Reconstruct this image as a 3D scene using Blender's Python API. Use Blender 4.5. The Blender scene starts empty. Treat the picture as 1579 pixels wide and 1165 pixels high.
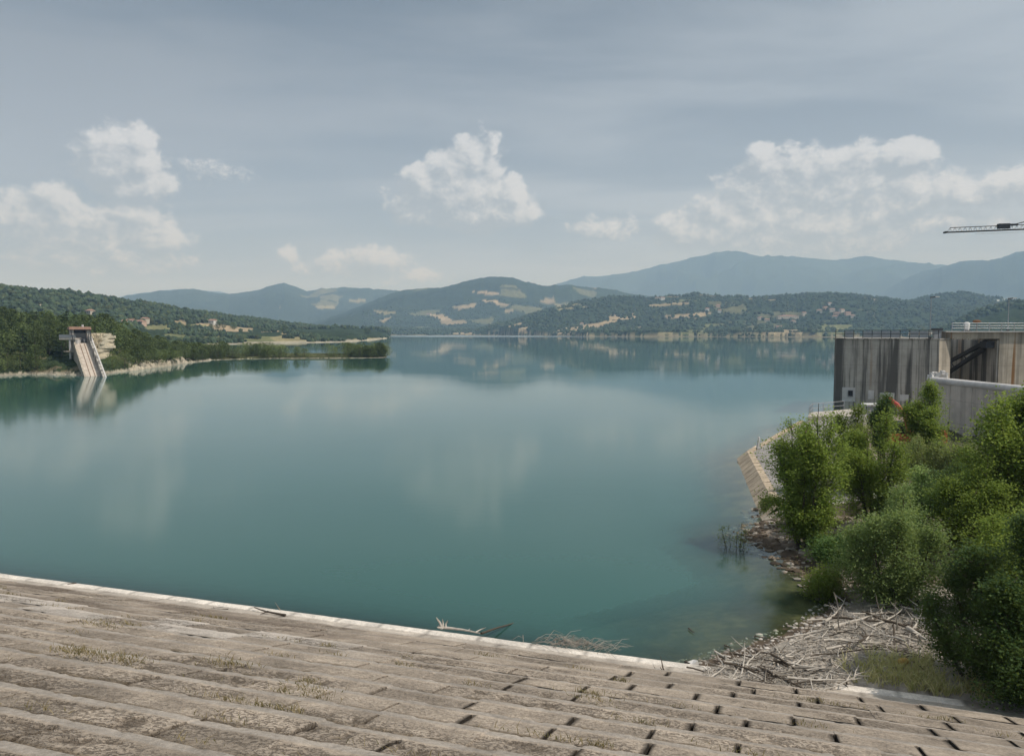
import bpy, math, random
import numpy as np
from mathutils import Vector
R = math.radians
SC = bpy.context.scene
COL = SC.collection
rng = np.random.default_rng(7)
random.seed(7)

# ------------------------------------------------------------------ camera, sky, sun, exposure
FPX = 1190.0; PIT = math.atan((582.5-511)/FPX); EYE = 12.0
cd = bpy.data.cameras.new("camera"); cam = bpy.data.objects.new("camera", cd); COL.objects.link(cam)
cam.location = (0, 0, EYE); cam.rotation_euler = (R(90)-PIT, 0, 0)
cd.sensor_width = 36; cd.lens = 36*FPX/1579; cd.clip_start = .1; cd.clip_end = 60000
SC.camera = cam
SUN_EL, SUN_AZ = 53.0, 109.0            # azimuth clockwise from the view direction (+Y)
sd = bpy.data.lights.new("sun", 'SUN'); sd.energy = 3.7; sd.angle = R(.6); sd.color = (1, .95, .89)
so = bpy.data.objects.new("sun", sd); COL.objects.link(so)
sv = Vector((math.sin(R(SUN_AZ))*math.cos(R(SUN_EL)), math.cos(R(SUN_AZ))*math.cos(R(SUN_EL)), math.sin(R(SUN_EL))))
so.rotation_euler = sv.to_track_quat('Z', 'Y').to_euler()
SC.view_settings.view_transform = 'Standard'; SC.view_settings.look = 'None'
SC.view_settings.exposure = 0.0; SC.view_settings.gamma = 1
try:
    SC.cycles.use_denoising = True
    SC.cycles.denoiser = 'OPENIMAGEDENOISE'
except Exception: pass
SC.cycles.max_bounces = 6; SC.cycles.diffuse_bounces = 4; SC.cycles.glossy_bounces = 3
SC.cycles.transparent_max_bounces = 12; SC.cycles.volume_bounces = 1; SC.cycles.transmission_bounces = 2
SC.cycles.caustics_reflective = False; SC.cycles.caustics_refractive = False

def ray(x, y):                          # direction through a pixel of the 1579 x 1165 photograph
    a = (x-789.5)/FPX; b = -(y-582.5)/FPX
    return np.array([a, math.cos(PIT)+b*math.sin(PIT), -math.sin(PIT)+b*math.cos(PIT)])
def PZ(x, y, z=0.0):                    # world point of a pixel at height z
    d = ray(x, y); t = (z-EYE)/d[2]; return np.array([0, 0, EYE])+d*t
def PY(x, y, Y):                        # world point of a pixel at distance Y
    d = ray(x, y); return np.array([0, 0, EYE])+d*(Y/d[1])

class NB:                               # small node-tree helper
    def __init__(s, nt): s.nt = nt; s.n = nt.nodes; s.l = nt.links
    def put(s, sock, v):
        if isinstance(v, bpy.types.NodeSocket): s.l.new(v, sock)
        elif isinstance(v, (tuple, list)) and len(v) == 3 and sock.type == 'RGBA': sock.default_value = (*v, 1)
        else: sock.default_value = v
    def math(s, op, a, b=None, c=None, clamp=False):
        m = s.n.new('ShaderNodeMath'); m.operation = op; m.use_clamp = clamp
        for i, v in enumerate((a, b, c)):
            if v is not None: s.put(m.inputs[i], v)
        return m.outputs[0]
    def vec(s, op, a, b=None, c=None):
        m = s.n.new('ShaderNodeVectorMath'); m.operation = op
        for i, v in enumerate((a, b, c)):
            if v is not None: s.put(m.inputs[i], v)
        return m.outputs['Value'] if op in ('DOT_PRODUCT', 'LENGTH') else m.outputs[0]
    def mix(s, f, a, b, blend='MIX'):
        m = s.n.new('ShaderNodeMix'); m.data_type = 'RGBA'; m.blend_type = blend
        s.put(m.inputs[0], f); s.put(m.inputs[6], a); s.put(m.inputs[7], b); return m.outputs[2]
    def ramp(s, v, lo, hi, a=0.0, b=1.0, smooth=True):
        m = s.n.new('ShaderNodeMapRange'); m.interpolation_type = 'SMOOTHSTEP' if smooth else 'LINEAR'
        s.put(m.inputs[0], v)
        for i, q in zip((1, 2, 3, 4), (lo, hi, a, b)): s.put(m.inputs[i], q)
        return m.outputs[0]
    def noise(s, v, scale, detail=4, rough=.55, dist=0, dim='3D'):
        m = s.n.new('ShaderNodeTexNoise'); m.noise_dimensions = dim
        if v is not None: s.put(m.inputs['Vector'], v)
        m.inputs['Scale'].default_value = scale; m.inputs['Detail'].default_value = detail
        m.inputs['Roughness'].default_value = rough; m.inputs['Distortion'].default_value = dist
        return m.outputs[0]
    def map(s, v, scale=(1, 1, 1), loc=(0, 0, 0)):
        m = s.n.new('ShaderNodeMapping'); s.put(m.inputs[0], v)
        m.inputs['Scale'].default_value = scale; m.inputs['Location'].default_value = loc; return m.outputs[0]
    def attr(s, name, out='Fac'):
        m = s.n.new('ShaderNodeAttribute'); m.attribute_name = name; return m.outputs[out]
    def coord(s, o='Object'): return s.n.new('ShaderNodeTexCoord').outputs[o]
    def bump(s, h, strength=.5, dist=.1, normal=None):
        m = s.n.new('ShaderNodeBump'); m.inputs['Strength'].default_value = strength
        s.put(m.inputs['Distance'], dist); s.put(m.inputs['Height'], h)
        if normal is not None: s.put(m.inputs['Normal'], normal)
        return m.outputs[0]

# world: physical sky, a thin high veil, cumulus heaps low over the hills
w = bpy.data.worlds.new("World"); SC.world = w; w.use_nodes = True
nt = w.node_tree; nt.nodes.clear(); b = NB(nt)
wout = nt.nodes.new('ShaderNodeOutputWorld'); bg = nt.nodes.new('ShaderNodeBackground')
sky = nt.nodes.new('ShaderNodeTexSky'); sky.sky_type = 'NISHITA'; sky.sun_disc = False
sky.sun_elevation = R(SUN_EL); sky.sun_rotation = R(SUN_AZ); sky.air_density = 1.0; sky.dust_density = 2.0; sky.altitude = 300
dirv = b.coord('Generated')
sep = nt.nodes.new('ShaderNodeSeparateXYZ'); nt.links.new(dirv, sep.inputs[0])
az = b.math('MULTIPLY', b.math('ARCTAN2', sep.outputs[0], sep.outputs[1]), 180/math.pi)
el = b.math('MULTIPLY', b.math('ARCSINE', sep.outputs[2]), 180/math.pi)
cmb = nt.nodes.new('ShaderNodeCombineXYZ'); nt.links.new(az, cmb.inputs[0]); nt.links.new(el, cmb.inputs[1])
ae = cmb.outputs[0]
# veil: streaked cirrostratus, coordinates on a high plane
zz = b.math('MAXIMUM', sep.outputs[2], .02)
pl = nt.nodes.new('ShaderNodeCombineXYZ')
nt.links.new(b.math('DIVIDE', sep.outputs[0], b.math('ADD', zz, .12)), pl.inputs[0]); nt.links.new(b.math('DIVIDE', sep.outputs[1], b.math('ADD', zz, .12)), pl.inputs[1])
v1 = b.noise(b.map(pl.outputs[0], (.35, .9, 1), (3, 1, 0)), 1.4, 5, .5, .4)
v2 = b.noise(b.map(ae, (.03, .16, 1), (0, 7, 0)), 1.0, 5, .55, .3)
veilf = b.math('ADD', b.math('MULTIPLY', v1, .6), b.math('MULTIPLY', v2, .4))
veilf = b.ramp(veilf, .40, .60)
low = b.ramp(el, -2, 29, 1, 0)
rgt = b.ramp(az, -45, 50)
clear = b.mix(.78, b.vec('SCALE', sky.outputs[0]), b.mix(low, (.135, .165, .195), (.40, .46, .545)))
for nd in nt.nodes:
    if nd.type == 'VECT_MATH' and nd.operation == 'SCALE': nd.inputs['Scale'].default_value = .085
veilc = b.mix(low, (.215, .24, .27), (.44, .50, .595))
veilc = b.mix(b.math('MULTIPLY', rgt, .55), veilc, (.54, .62, .71))
skyc = b.mix(b.math('MULTIPLY_ADD', veilf, .85, b.math('MULTIPLY', b.math('ADD', low, rgt), .16)), clear, veilc)
skyc = b.mix(b.ramp(el, 30, 62), skyc, (.66, .70, .74))      # unseen sky overhead brightened, added as fill light for the foliage
blobs = [(190,245,45,34,1),(212,224,24,18,1),(160,262,28,22,1),(215,285,38,25,.8),(90,308,26,18,.9),(70,335,60,26,.7),(15,335,45,25,.75),
 (140,352,70,32,.8),(200,330,36,14,.8),(245,365,36,18,.7),(150,392,90,26,.7),(300,265,50,12,.2),(445,392,14,10,.55),
 (652,275,26,18,1.1),(690,268,32,26,1.1),(722,248,26,28,.85),(762,226,9,20,.6),(700,300,72,32,1.1),(780,298,26,22,1.1),(742,326,70,24,1.1),(650,316,42,24,.8),(752,260,22,40,.5),
 (1175,250,26,18,.85),(1235,270,60,30,.75),(1300,255,60,22,.7),(1392,240,32,16,.95),(1330,290,80,36,.7),(1180,300,60,35,.65),(1108,330,45,25,.7),
 (1058,358,42,24,.7),(1160,352,100,34,.75),(1290,348,90,36,.8),(1420,298,44,22,.75),(1505,302,46,13,.75),(1560,285,46,18,.75),(1440,345,60,14,.5),
 (575,400,48,18,.6),(520,412,46,14,.5),(930,352,42,15,.45),(620,425,60,12,.4)]
dens = bpy.data.node_groups.new('cloud_density', 'ShaderNodeTree')
dens.interface.new_socket('P', in_out='INPUT', socket_type='NodeSocketVector')
dens.interface.new_socket('D', in_out='OUTPUT', socket_type='NodeSocketFloat')
g = NB(dens); gi = dens.nodes.new('NodeGroupInput'); go = dens.nodes.new('NodeGroupOutput')
wv = dens.nodes.new('ShaderNodeTexNoise'); wv.inputs['Scale'].default_value = .55; wv.inputs['Detail'].default_value = 5
dens.links.new(gi.outputs[0], wv.inputs['Vector'])
pw = g.vec('MULTIPLY_ADD', g.vec('SUBTRACT', wv.outputs['Color'], (.5, .5, .5)), (1.7, 1.3, 0), gi.outputs[0])
acc = None
for (bx, by, rx, ry, wt) in blobs:
    d = ray(bx, by); d = d/np.linalg.norm(d)
    a0 = math.degrees(math.atan2(d[0], d[1])); e0 = math.degrees(math.asin(d[2])); k = .048*1.5
    q = g.vec('MULTIPLY', g.vec('SUBTRACT', pw, (a0, e0, 0)), (1/(rx*k), 1/(ry*k), 0))
    v = g.math('MULTIPLY', g.math('SUBTRACT', 1.0, g.vec('DOT_PRODUCT', q, q)), wt)
    if acc is None: acc = v
    else:
        acc = g.math('SMOOTH_MAX', acc, v, .12)
f1 = g.noise(g.map(gi.outputs[0], (.5, .62, 1)), 1.3, 9, .62, .25)
f2 = g.noise(g.map(gi.outputs[0], (.6, .8, 1), (7, 3, 0)), 4.5, 6, .6, .1)
tot = g.math('ADD', g.math('ADD', acc, g.math('MULTIPLY_ADD', f1, 1.45, -.70)), g.math('MULTIPLY_ADD', f2, .55, -.27))
dens.links.new(tot, go.inputs[0])
def cden(v):
    m = nt.nodes.new('ShaderNodeGroup'); m.node_tree = dens; nt.links.new(v, m.inputs[0]); return m.outputs[0]
d0 = cden(ae); d1 = cden(b.vec('ADD', ae, (.55, .75, 0))); 
cm = b.math('MULTIPLY', b.ramp(d0, .0, .48), b.math('MULTIPLY', b.ramp(el, 0, 3), .77))
lit = b.ramp(b.math('SUBTRACT', d0, d1), -.30, .60)
ccol = b.mix(lit, (.38, .425, .48), (.77, .80, .85))
skyc = b.mix(cm, skyc, ccol)
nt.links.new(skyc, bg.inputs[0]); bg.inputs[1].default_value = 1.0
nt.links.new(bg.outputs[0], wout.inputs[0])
w.cycles.sampling_method = 'MANUAL'; w.cycles.sample_map_resolution = 512

# ------------------------------------------------------------------ helpers
def h2(ix, iy, s):
    h = (ix.astype(np.int64)*374761393 + iy.astype(np.int64)*668265263 + s*974634777) & 0xffffffff
    h = ((h ^ (h >> 13))*1274126177) & 0xffffffff
    return ((h ^ (h >> 16)) & 0xffffff)/float(0xffffff)
def vnoise(x, y, s=0):
    x = np.asarray(x, float); y = np.asarray(y, float)
    ix = np.floor(x); iy = np.floor(y); fx = x-ix; fy = y-iy
    fx = fx*fx*(3-2*fx); fy = fy*fy*(3-2*fy)
    a = h2(ix, iy, s); b_ = h2(ix+1, iy, s); c = h2(ix, iy+1, s); d = h2(ix+1, iy+1, s)
    return (a*(1-fx)+b_*fx)*(1-fy)+(c*(1-fx)+d*fx)*fy
def fbm(x, y, s=0, o=4, g_=.5):
    t = 0; a = 1; n = 0
    for i in range(o):
        t = t+a*vnoise(x*2**i+17*i, y*2**i-9*i, s+i); n += a; a *= g_
    return t/n
def sstep(x, a, c):
    t = np.clip((x-a)/(c-a), 0, 1); return t*t*(3-2*t)

def mesh_np(name, V, F, mat=None, parent=None, smooth=False, attrs=None, loc=None):
    """V n x 3, F an m x k array of faces or a list of such arrays"""
    if not isinstance(F, list): F = [F]
    F = [np.asarray(f, np.int32) for f in F if len(f)]
    me = bpy.data.meshes.new(name); V = np.asarray(V, np.float32)
    me.vertices.add(len(V)); me.vertices.foreach_set('co', V.ravel())
    idx = np.concatenate([f.ravel() for f in F]); tot = np.concatenate([np.full(len(f), f.shape[1], np.int32) for f in F])
    me.loops.add(len(idx)); me.loops.foreach_set('vertex_index', idx)
    me.polygons.add(len(tot)); st = np.zeros(len(tot), np.int32); st[1:] = np.cumsum(tot)[:-1]
    me.polygons.foreach_set('loop_start', st)
    try: me.polygons.foreach_set('loop_total', tot)
    except Exception: pass
    me.polygons.foreach_set('use_smooth', np.full(len(tot), bool(smooth)))
    me.update(calc_edges=True)
    for k, v in (attrs or {}).items():
        v = np.asarray(v, np.float32)
        if v.ndim == 2:
            a = me.attributes.new(k, 'FLOAT_COLOR', 'POINT'); a.data.foreach_set('color', np.c_[v, np.ones(len(v))].astype(np.float32).ravel())
        else:
            a = me.attributes.new(k, 'FLOAT', 'POINT'); a.data.foreach_set('value', v)
    if mat: me.materials.append(mat)
    o = bpy.data.objects.new(name, me); COL.objects.link(o)
    if parent is not None: o.parent = parent
    if loc is not None: o.location = loc
    return o
class MB:                               # collects boxes, tubes, prisms into one mesh
    def __init__(s): s.V = []; s.Q = []; s.T = []; s.n = 0
    def add(s, V, Q=None, T=None):
        V = np.asarray(V, float)
        if Q is not None and len(Q): s.Q.append(np.asarray(Q)+s.n)
        if T is not None and len(T): s.T.append(np.asarray(T)+s.n)
        s.V.append(V); s.n += len(V); return s
    def hexa(s, p):                     # 8 corners: bottom loop then top loop
        return s.add(p, [[0,3,2,1],[4,5,6,7],[0,1,5,4],[1,2,6,5],[2,3,7,6],[3,0,4,7]])
    def box(s, c, d, rz=0, ax=None):    # centre, full size, rotation
        x, y, z = np.array(d)/2
        p = np.array([[-x,-y,-z],[x,-y,-z],[x,y,-z],[-x,y,-z],[-x,-y,z],[x,-y,z],[x,y,z],[-x,y,z]])
        cc, ss = math.cos(rz), math.sin(rz); p = np.c_[p[:,0]*cc-p[:,1]*ss, p[:,0]*ss+p[:,1]*cc, p[:,2]]
        return s.hexa(p+np.array(c))
    def prism(s, poly, z0, z1):         # plan polygon, counterclockwise
        n = len(poly); v = [(x, y, z0) for x, y in poly]+[(x, y, z1) for x, y in poly]
        s.add(v, [[i, (i+1) % n, n+(i+1) % n, n+i] for i in range(n)])
        base = s.n-2*n
        s.T.append(np.array([[0, i+1, i] for i in range(1, n-1)])+base); s.T.append(np.array([[n, n+i, n+i+1] for i in range(1, n-1)])+base)
        return s
    def tube(s, P, r, k=6):
        P = np.asarray(P, float); n = len(P); r = np.broadcast_to(r, n)
        t = np.gradient(P, axis=0); t /= np.linalg.norm(t, axis=1)[:, None]+1e-9
        up = np.array([0, 0, 1.0]) if abs(t[0][2]) < .9 else np.array([1.0, 0, 0])
        a = np.cross(t, up); a /= np.linalg.norm(a, axis=1)[:, None]+1e-9; c = np.cross(t, a)
        th = np.arange(k)*2*math.pi/k
        V = (P[:, None]+r[:, None, None]*(np.cos(th)[None, :, None]*a[:, None]+np.sin(th)[None, :, None]*c[:, None])).reshape(-1, 3)
        i = np.arange(n-1)[:, None]*k; j = np.arange(k)[None]; jn = (j+1) % k
        Q = np.stack([i+j, i+jn, i+k+jn, i+k+j], -1).reshape(-1, 4)
        T = [[0, q, q+1] for q in range(1, k-1)]+[[(n-1)*k, (n-1)*k+q+1, (n-1)*k+q] for q in range(1, k-1)]
        return s.add(V, Q, T)
    def bar(s, a, c, r, k=4): return s.tube([a, c], r, k)
    def build(s, name, mat=None, parent=None, smooth=False, attrs=None):
        F = []
        if s.Q: F.append(np.concatenate(s.Q))
        if s.T: F.append(np.concatenate(s.T))
        return mesh_np(name, np.concatenate(s.V), F, mat, parent, smooth, attrs)
def tag(o, label=None, cat=None, group=None, kind=None):
    if label: o['label'] = label
    if cat: o['category'] = cat
    if group: o['group'] = group
    if kind: o['kind'] = kind
    return o
def empty(name, loc=(0, 0, 0), rz=0):
    o = bpy.data.objects.new(name, None); COL.objects.link(o); o.location = [float(q) for q in loc]; o.rotation_euler = (0, 0, rz)
    o.empty_display_size = .2; return o
def copy_tree(o, parent=None):
    c = o.copy(); COL.objects.link(c); c.parent = parent
    for ch in list(KIDS.get(o.name, [])) : copy_tree(ch, c)
    return c
KIDS = {}
def kid(parent, ch): KIDS.setdefault(parent.name, []).append(ch); return ch

def mat_new(name, rough=.8):
    m = bpy.data.materials.new(name); m.use_nodes = True
    p = m.node_tree.nodes['Principled BSDF']; p.inputs['Roughness'].default_value = rough
    try: p.inputs['Specular IOR Level'].default_value = .25
    except Exception: pass
    return m, NB(m.node_tree), p
def simple(name, col, rough=.7, var=.15, scale=3, metal=0, bump=0):
    m, q, p = mat_new(name, rough)
    n = q.noise(q.coord(), scale, 5, .6)
    f = q.ramp(n, .25, .75, 1-var, 1+var, False)
    mm = q.vec('SCALE', col); mm.node.inputs['Scale'].default_value = 1; q.put(mm.node.inputs['Scale'], f)
    q.put(p.inputs['Base Color'], mm); p.inputs['Metallic'].default_value = metal
    if bump: q.put(p.inputs['Normal'], q.bump(n, bump, .05))
    return m
def attr_mat(name, attr='col', rough=.9, var=.2, scale=.05, bump=0, bd=1.0):
    m, q, p = mat_new(name, rough)
    n = q.noise(q.coord(), scale, 6, .65)
    mm = q.vec('SCALE', q.attr(attr, 'Color')); q.put(mm.node.inputs['Scale'], q.ramp(n, .25, .75, 1-var, 1+var, False))
    q.put(p.inputs['Base Color'], mm)
    if bump: q.put(p.inputs['Normal'], q.bump(n, bump, bd))
    return m
def leaf_mat(name, c1, c2, trans=.5, rough=.5, spec=.14):
    m = bpy.data.materials.new(name); m.use_nodes = True; t = m.node_tree; q = NB(t)
    p = t.nodes['Principled BSDF']; out = t.nodes['Material Output']
    c = q.mix(q.attr('tone'), c1, c2)
    oi = t.nodes.new('ShaderNodeObjectInfo'); sc_ = q.vec('SCALE', c); q.put(sc_.node.inputs['Scale'], q.ramp(oi.outputs['Random'], 0, 1, .68, 1.3, False)); c = sc_
    q.put(p.inputs['Base Color'], c); p.inputs['Roughness'].default_value = rough
    p.inputs['Specular IOR Level'].default_value = spec
    tr = t.nodes.new('ShaderNodeBsdfTranslucent'); q.put(tr.inputs[0], q.mix(.5, c, (.34, .42, .07)))
    mx = t.nodes.new('ShaderNodeMixShader'); mx.inputs[0].default_value = trans
    t.links.new(p.outputs[0], mx.inputs[1]); t.links.new(tr.outputs[0], mx.inputs[2]); t.links.new(mx.outputs[0], out.inputs[0])
    return m
def concrete(name, base, stain=.5, streak=.5, rust=0, warm=(.30, .26, .20), sc=1.0):
    """weathered cast concrete: vertical run-off stains, form joints, blotches"""
    m, q, p = mat_new(name, .85)
    co = q.coord()
    st = q.noise(q.map(co, (.9*sc, .9*sc, .035*sc)), 1.0, 6, .65, .2)
    st2 = q.noise(q.map(co, (3.2*sc, 3.2*sc, .09*sc)), 1.0, 5, .6)
    bl = q.noise(co, .5*sc, 6, .65)
    c = q.mix(q.ramp(bl, .3, .7), tuple(x*.82 for x in base), tuple(x*1.12 for x in base))
    c = q.mix(q.math('MULTIPLY', q.ramp(st, .44, .60), stain), c, (.055, .055, .052))
    c = q.mix(q.math('MULTIPLY', q.ramp(st2, .52, .70), streak), c, (.07, .067, .06))
    c = q.mix(q.math('MULTIPLY', q.ramp(st2, .36, .27), .5*streak), c, (.42, .41, .38))
    if rust: c = q.mix(q.math('MULTIPLY', q.ramp(q.noise(q.map(co, (1.4, 1.4, .03), (9, 3, 0)), 1.0, 2), .63, .70), rust), c, (.22, .11, .035))
    zf = q.math('FRACT', q.math('MULTIPLY', nt_sep(q, co), .42))
    c = q.mix(q.math('MULTIPLY', q.ramp(zf, .035, .0), .35), c, (.06, .06, .055))
    q.put(p.inputs['Base Color'], c)
    q.put(p.inputs['Normal'], q.bump(q.noise(co, 6, 6, .7), .35, .03))
    return m
def nt_sep(q, co):
    s = q.n.new('ShaderNodeSeparateXYZ'); q.put(s.inputs[0], co); return s.outputs[2]

M = {}
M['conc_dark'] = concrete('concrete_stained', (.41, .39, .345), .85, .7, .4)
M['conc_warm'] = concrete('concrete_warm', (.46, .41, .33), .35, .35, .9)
M['conc_grey'] = concrete('concrete_grey', (.48, .44, .39), .2, .2)
M['conc_light'] = concrete('concrete_light', (.55, .54, .52), .06, .1)
M['steel'] = simple('galvanised_steel', (.30, .31, .32), .5, .2, 8, .4)
M['steel_dark'] = simple('dark_painted_steel', (.05, .052, .055), .55, .25, 5, .2)
M['rust'] = simple('rusty_steel', (.14, .07, .035), .8, .4, 4)
M['red'] = simple('red_paint', (.42, .07, .05), .45, .12, 3)
M['tyre'] = simple('rubber', (.02, .02, .02), .9, .2)
M['glass_dark'] = simple('dark_glass', (.02, .025, .03), .15, .1)
M['panel'] = simple('grey_sheet_panel', (.30, .32, .34), .8, .15, 2)
M['white'] = simple('white_paint', (.62, .62, .60), .6, .08, 2)
M['tile'] = simple('roof_tile', (.30, .185, .135), .85, .3, 2)
M['plaster'] = simple('pale_plaster', (.50, .45, .37), .85, .15, 1)
M['plaster_b'] = simple('pinkish_plaster', (.50, .36, .28), .85, .15, 1)
M['stone_b'] = simple('grey_stone_walling', (.34, .32, .28), .9, .25, 1.5)
M['bark'] = simple('bark', (.10, .082, .062), .9, .35, 9, bump=.5)
M['wood'] = simple('bleached_driftwood', (.43, .395, .345), .9, .35, 5, bump=.3)
M['wood_grey'] = simple('grey_driftwood', (.25, .225, .19), .85, .3, 5, bump=.3)
M['wood_dark'] = simple('dark_wet_wood', (.075, .06, .045), .8, .3, 5, bump=.3)
M['leafA'] = leaf_mat('leaf_poplar', (.13, .20, .035), (.30, .38, .08))
M['leafB'] = leaf_mat('leaf_willow', (.19, .29, .10), (.40, .50, .20))
M['leafC'] = leaf_mat('leaf_acacia_dark', (.04, .09, .03), (.12, .20, .06), .4)
M['leafD'] = leaf_mat('leaf_shrub_olive', (.12, .16, .06), (.28, .31, .13))
M['leafE'] = leaf_mat('leaf_wood_far', (.045, .075, .032), (.15, .19, .07), .15, .7, .1)
M['leafF'] = leaf_mat('leaf_pine_far', (.03, .055, .028), (.085, .12, .05), .1, .7, .1)
M['leafG'] = leaf_mat('leaf_bush_far', (.08, .115, .04), (.17, .21, .08), .15, .7, .1)
M['grass'] = leaf_mat('dry_grass_blades', (.40, .42, .16), (.75, .66, .40), .3, .7, .1)
M['grass_dry'] = leaf_mat('straw_grass_blades', (.20, .15, .08), (.42, .34, .2), .3, .8, .1)
M['pebble'] = attr_mat('shore_stone', 'col', .85, .2, 3)
# ------------------------------------------------------------------ far terrain in polar coordinates round the viewpoint
def tx(xp): return np.arctan((np.asarray(xp, float)-789.5)/FPX)          # photo column -> azimuth
def shore_r(xp, yp):                                                      # waterline pixels -> distance along azimuth
    a = tx(xp); yp = np.asarray(yp, float)
    return np.array([np.hypot(*PZ(x, y, 0)[:2]) for x, y in zip(xp, yp)])
AZf = np.arange(tx(-60), tx(1640), R(.062))
AZ = np.concatenate([np.arange(R(-68), AZf[0]-R(.2), R(.6)), AZf, np.arange(AZf[-1]+R(.3), R(62), R(.6))])
RR = np.concatenate([np.geomspace(165, 900, 210), np.geomspace(906, 3600, 230), np.geomspace(3620, 17000, 190)])
XP = 789.5+FPX*np.tan(np.clip(AZ, R(-68), R(68)))
A2, R2 = np.meshgrid(AZ, RR, indexing='ij'); X2 = R2*np.sin(A2); Y2 = R2*np.cos(A2)
XP2 = np.repeat(XP[:, None], len(RR), 1)
def crest(pts, rc):                     # photo crest line -> crest height per azimuth column
    x, y = zip(*pts); yy = np.interp(XP, x, y)
    jit = (fbm(XP/9.0, XP*0+rc, 3, 4)-.5)*2.2
    rcol = np.interp(XP, x, rc) if np.ndim(rc) else rc+0*XP
    return EYE+(511-yy+jit*np.clip((511-yy)/20, 0, 1))/FPX*rcol*np.cos(AZ), rcol
def ridge(pts, rc, wf, wb, spur=.35, seed=0, pw=1.0):
    H, rcol = crest(pts, rc)
    t_ = (R2-rcol[:, None]); s = np.where(t_ < 0, 1+t_/wf, 1-t_/wb); s = np.clip(s, 0, 1)
    s0 = s
    s = (s*s*(3-2*s))**pw
    n = fbm(X2/(wf*.33), Y2/(wf*.33), seed, 5)-.5
    n2 = np.abs(fbm(X2/(wf*.2), Y2/(wf*.2), seed+50, 4)-.5)*2
    return np.where(s0 > 0, H[:, None]*(s+spur*(n*1.3+.28-n2*.9)*s*(1-s0)*2.2), -9)
Zt = np.full_like(X2, -6.0)
def land(r0, r1, slope, hmax, z=None):  # rises from its near shore r0, falls to its far shore r1
    up = (R2-r0[:, None]); dn = (r1[:, None]-R2)
    h = np.minimum(np.minimum(up*slope, dn*.2), hmax)
    return h
inf = 1e6
# left wooded peninsula
x0 = [-2500, -60, 0, 60, 130, 170, 200, 230, 262, 290, 320, 330]; y0 = [592, 581, 580, 577, 579, 575.5, 572, 568, 564, 559.5, 556, 554]
pr0 = np.interp(XP, x0, shore_r(x0, y0)); wig = (fbm(XP/14., XP*0, 5, 3)-.5)*7
pr0 = pr0+wig
hm = np.interp(XP, [-200, 0, 100, 160, 200, 250, 300, 320, 330], [17, 15.5, 12.5, 10.5, 7.5, 3.2, 1.8, 1.3, 1])
PEN = np.where(XP2 < 326, land(pr0, pr0+inf, .21, 1e3), -6)
PEN = np.where(PEN > 0, hm[:, None]*(1-np.exp(-PEN/(hm[:, None]*.8)))*(1-.65*sstep(R2, 330, 520)), PEN)
# cliffy bits of pale bank
clf = (sstep(XP2, 196, 210)*(1-sstep(XP2, 282, 296)))*np.clip((R2-pr0[:, None]-1)/2.0, 0, 1)*2.2*(.4+fbm(XP2/6, R2/9, 8, 3))
PEN = np.where((PEN > 0) & (R2 < pr0[:, None]+25), np.maximum(PEN, clf), PEN)
Zt = np.maximum(Zt, PEN)
# thin spit
x0 = [300, 320, 360, 400, 440, 500, 560, 590, 596, 600]; y0 = [556, 555.6, 554, 553, 552.6, 552.6, 552.2, 551.6, 550.5, 549]
sr0 = np.interp(XP, x0, shore_r(x0, y0))+(fbm(XP/9., XP*0+4, 6, 3)-.5)*6
SP = np.where((XP2 >= 300) & (XP2 <= 597), np.minimum(land(sr0, sr0+np.interp(XP, [300, 330, 560, 597], [300, 60, 36, 10]), .08, 1.5), 3), -6)
Zt = np.maximum(Zt, SP)
# left bay shore, plain, hill
x0 = [-2500, 0, 310, 335, 420, 535, 575, 597, 604]; y0 = [545, 541, 532, 531, 529.5, 527.2, 524, 521.5, 519]
lr0 = np.interp(XP, x0, shore_r(x0, y0))
LB = np.where(XP2 < 602, land(lr0, lr0+inf, .03, 30), -6)
LB = np.where(LB > 0, np.minimum(.6+LB, 16)+8*(fbm(X2/160, Y2/160, 11, 4)-.5)*sstep(R2, lr0[:, None]+20, lr0[:, None]+200), LB)
Zt = np.maximum(Zt, LB)
rl_x = [-2500, 0, 300, 600]; 
rcl = np.interp(XP, [-900, 0, 300, 500, 600], [1250, 1330, 1450, 1700, 1900])
pts = [(-2500, 425), (-300, 432), (0, 441), (30, 444), (60, 448), (100, 449), (150, 456), (200, 464), (250, 470), (300, 479), (350, 485), (400, 491), (450, 497), (500, 502), (550, 508), (585, 515), (600, 519), (620, 524), (2000, 530)]
x_, y_ = zip(*pts); Hl = EYE+(511-np.interp(XP, x_, y_)-4)/FPX*rcl*np.cos(AZ)
s = np.clip(np.where(R2 < rcl[:, None], 1+(R2-rcl[:, None])/620, 1-(R2-rcl[:, None])/900), 0, 1); s = s*s*(3-2*s)
LR = np.where(XP2 < 606, Hl[:, None]*s*(1+.25*(fbm(X2/180, Y2/180, 12, 4)-.5)*(1-s)), -6)
LR = np.where((R2 > lr0[:, None]) & (s > 0), LR, -6)
Zt = np.maximum(Zt, LR)
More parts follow.
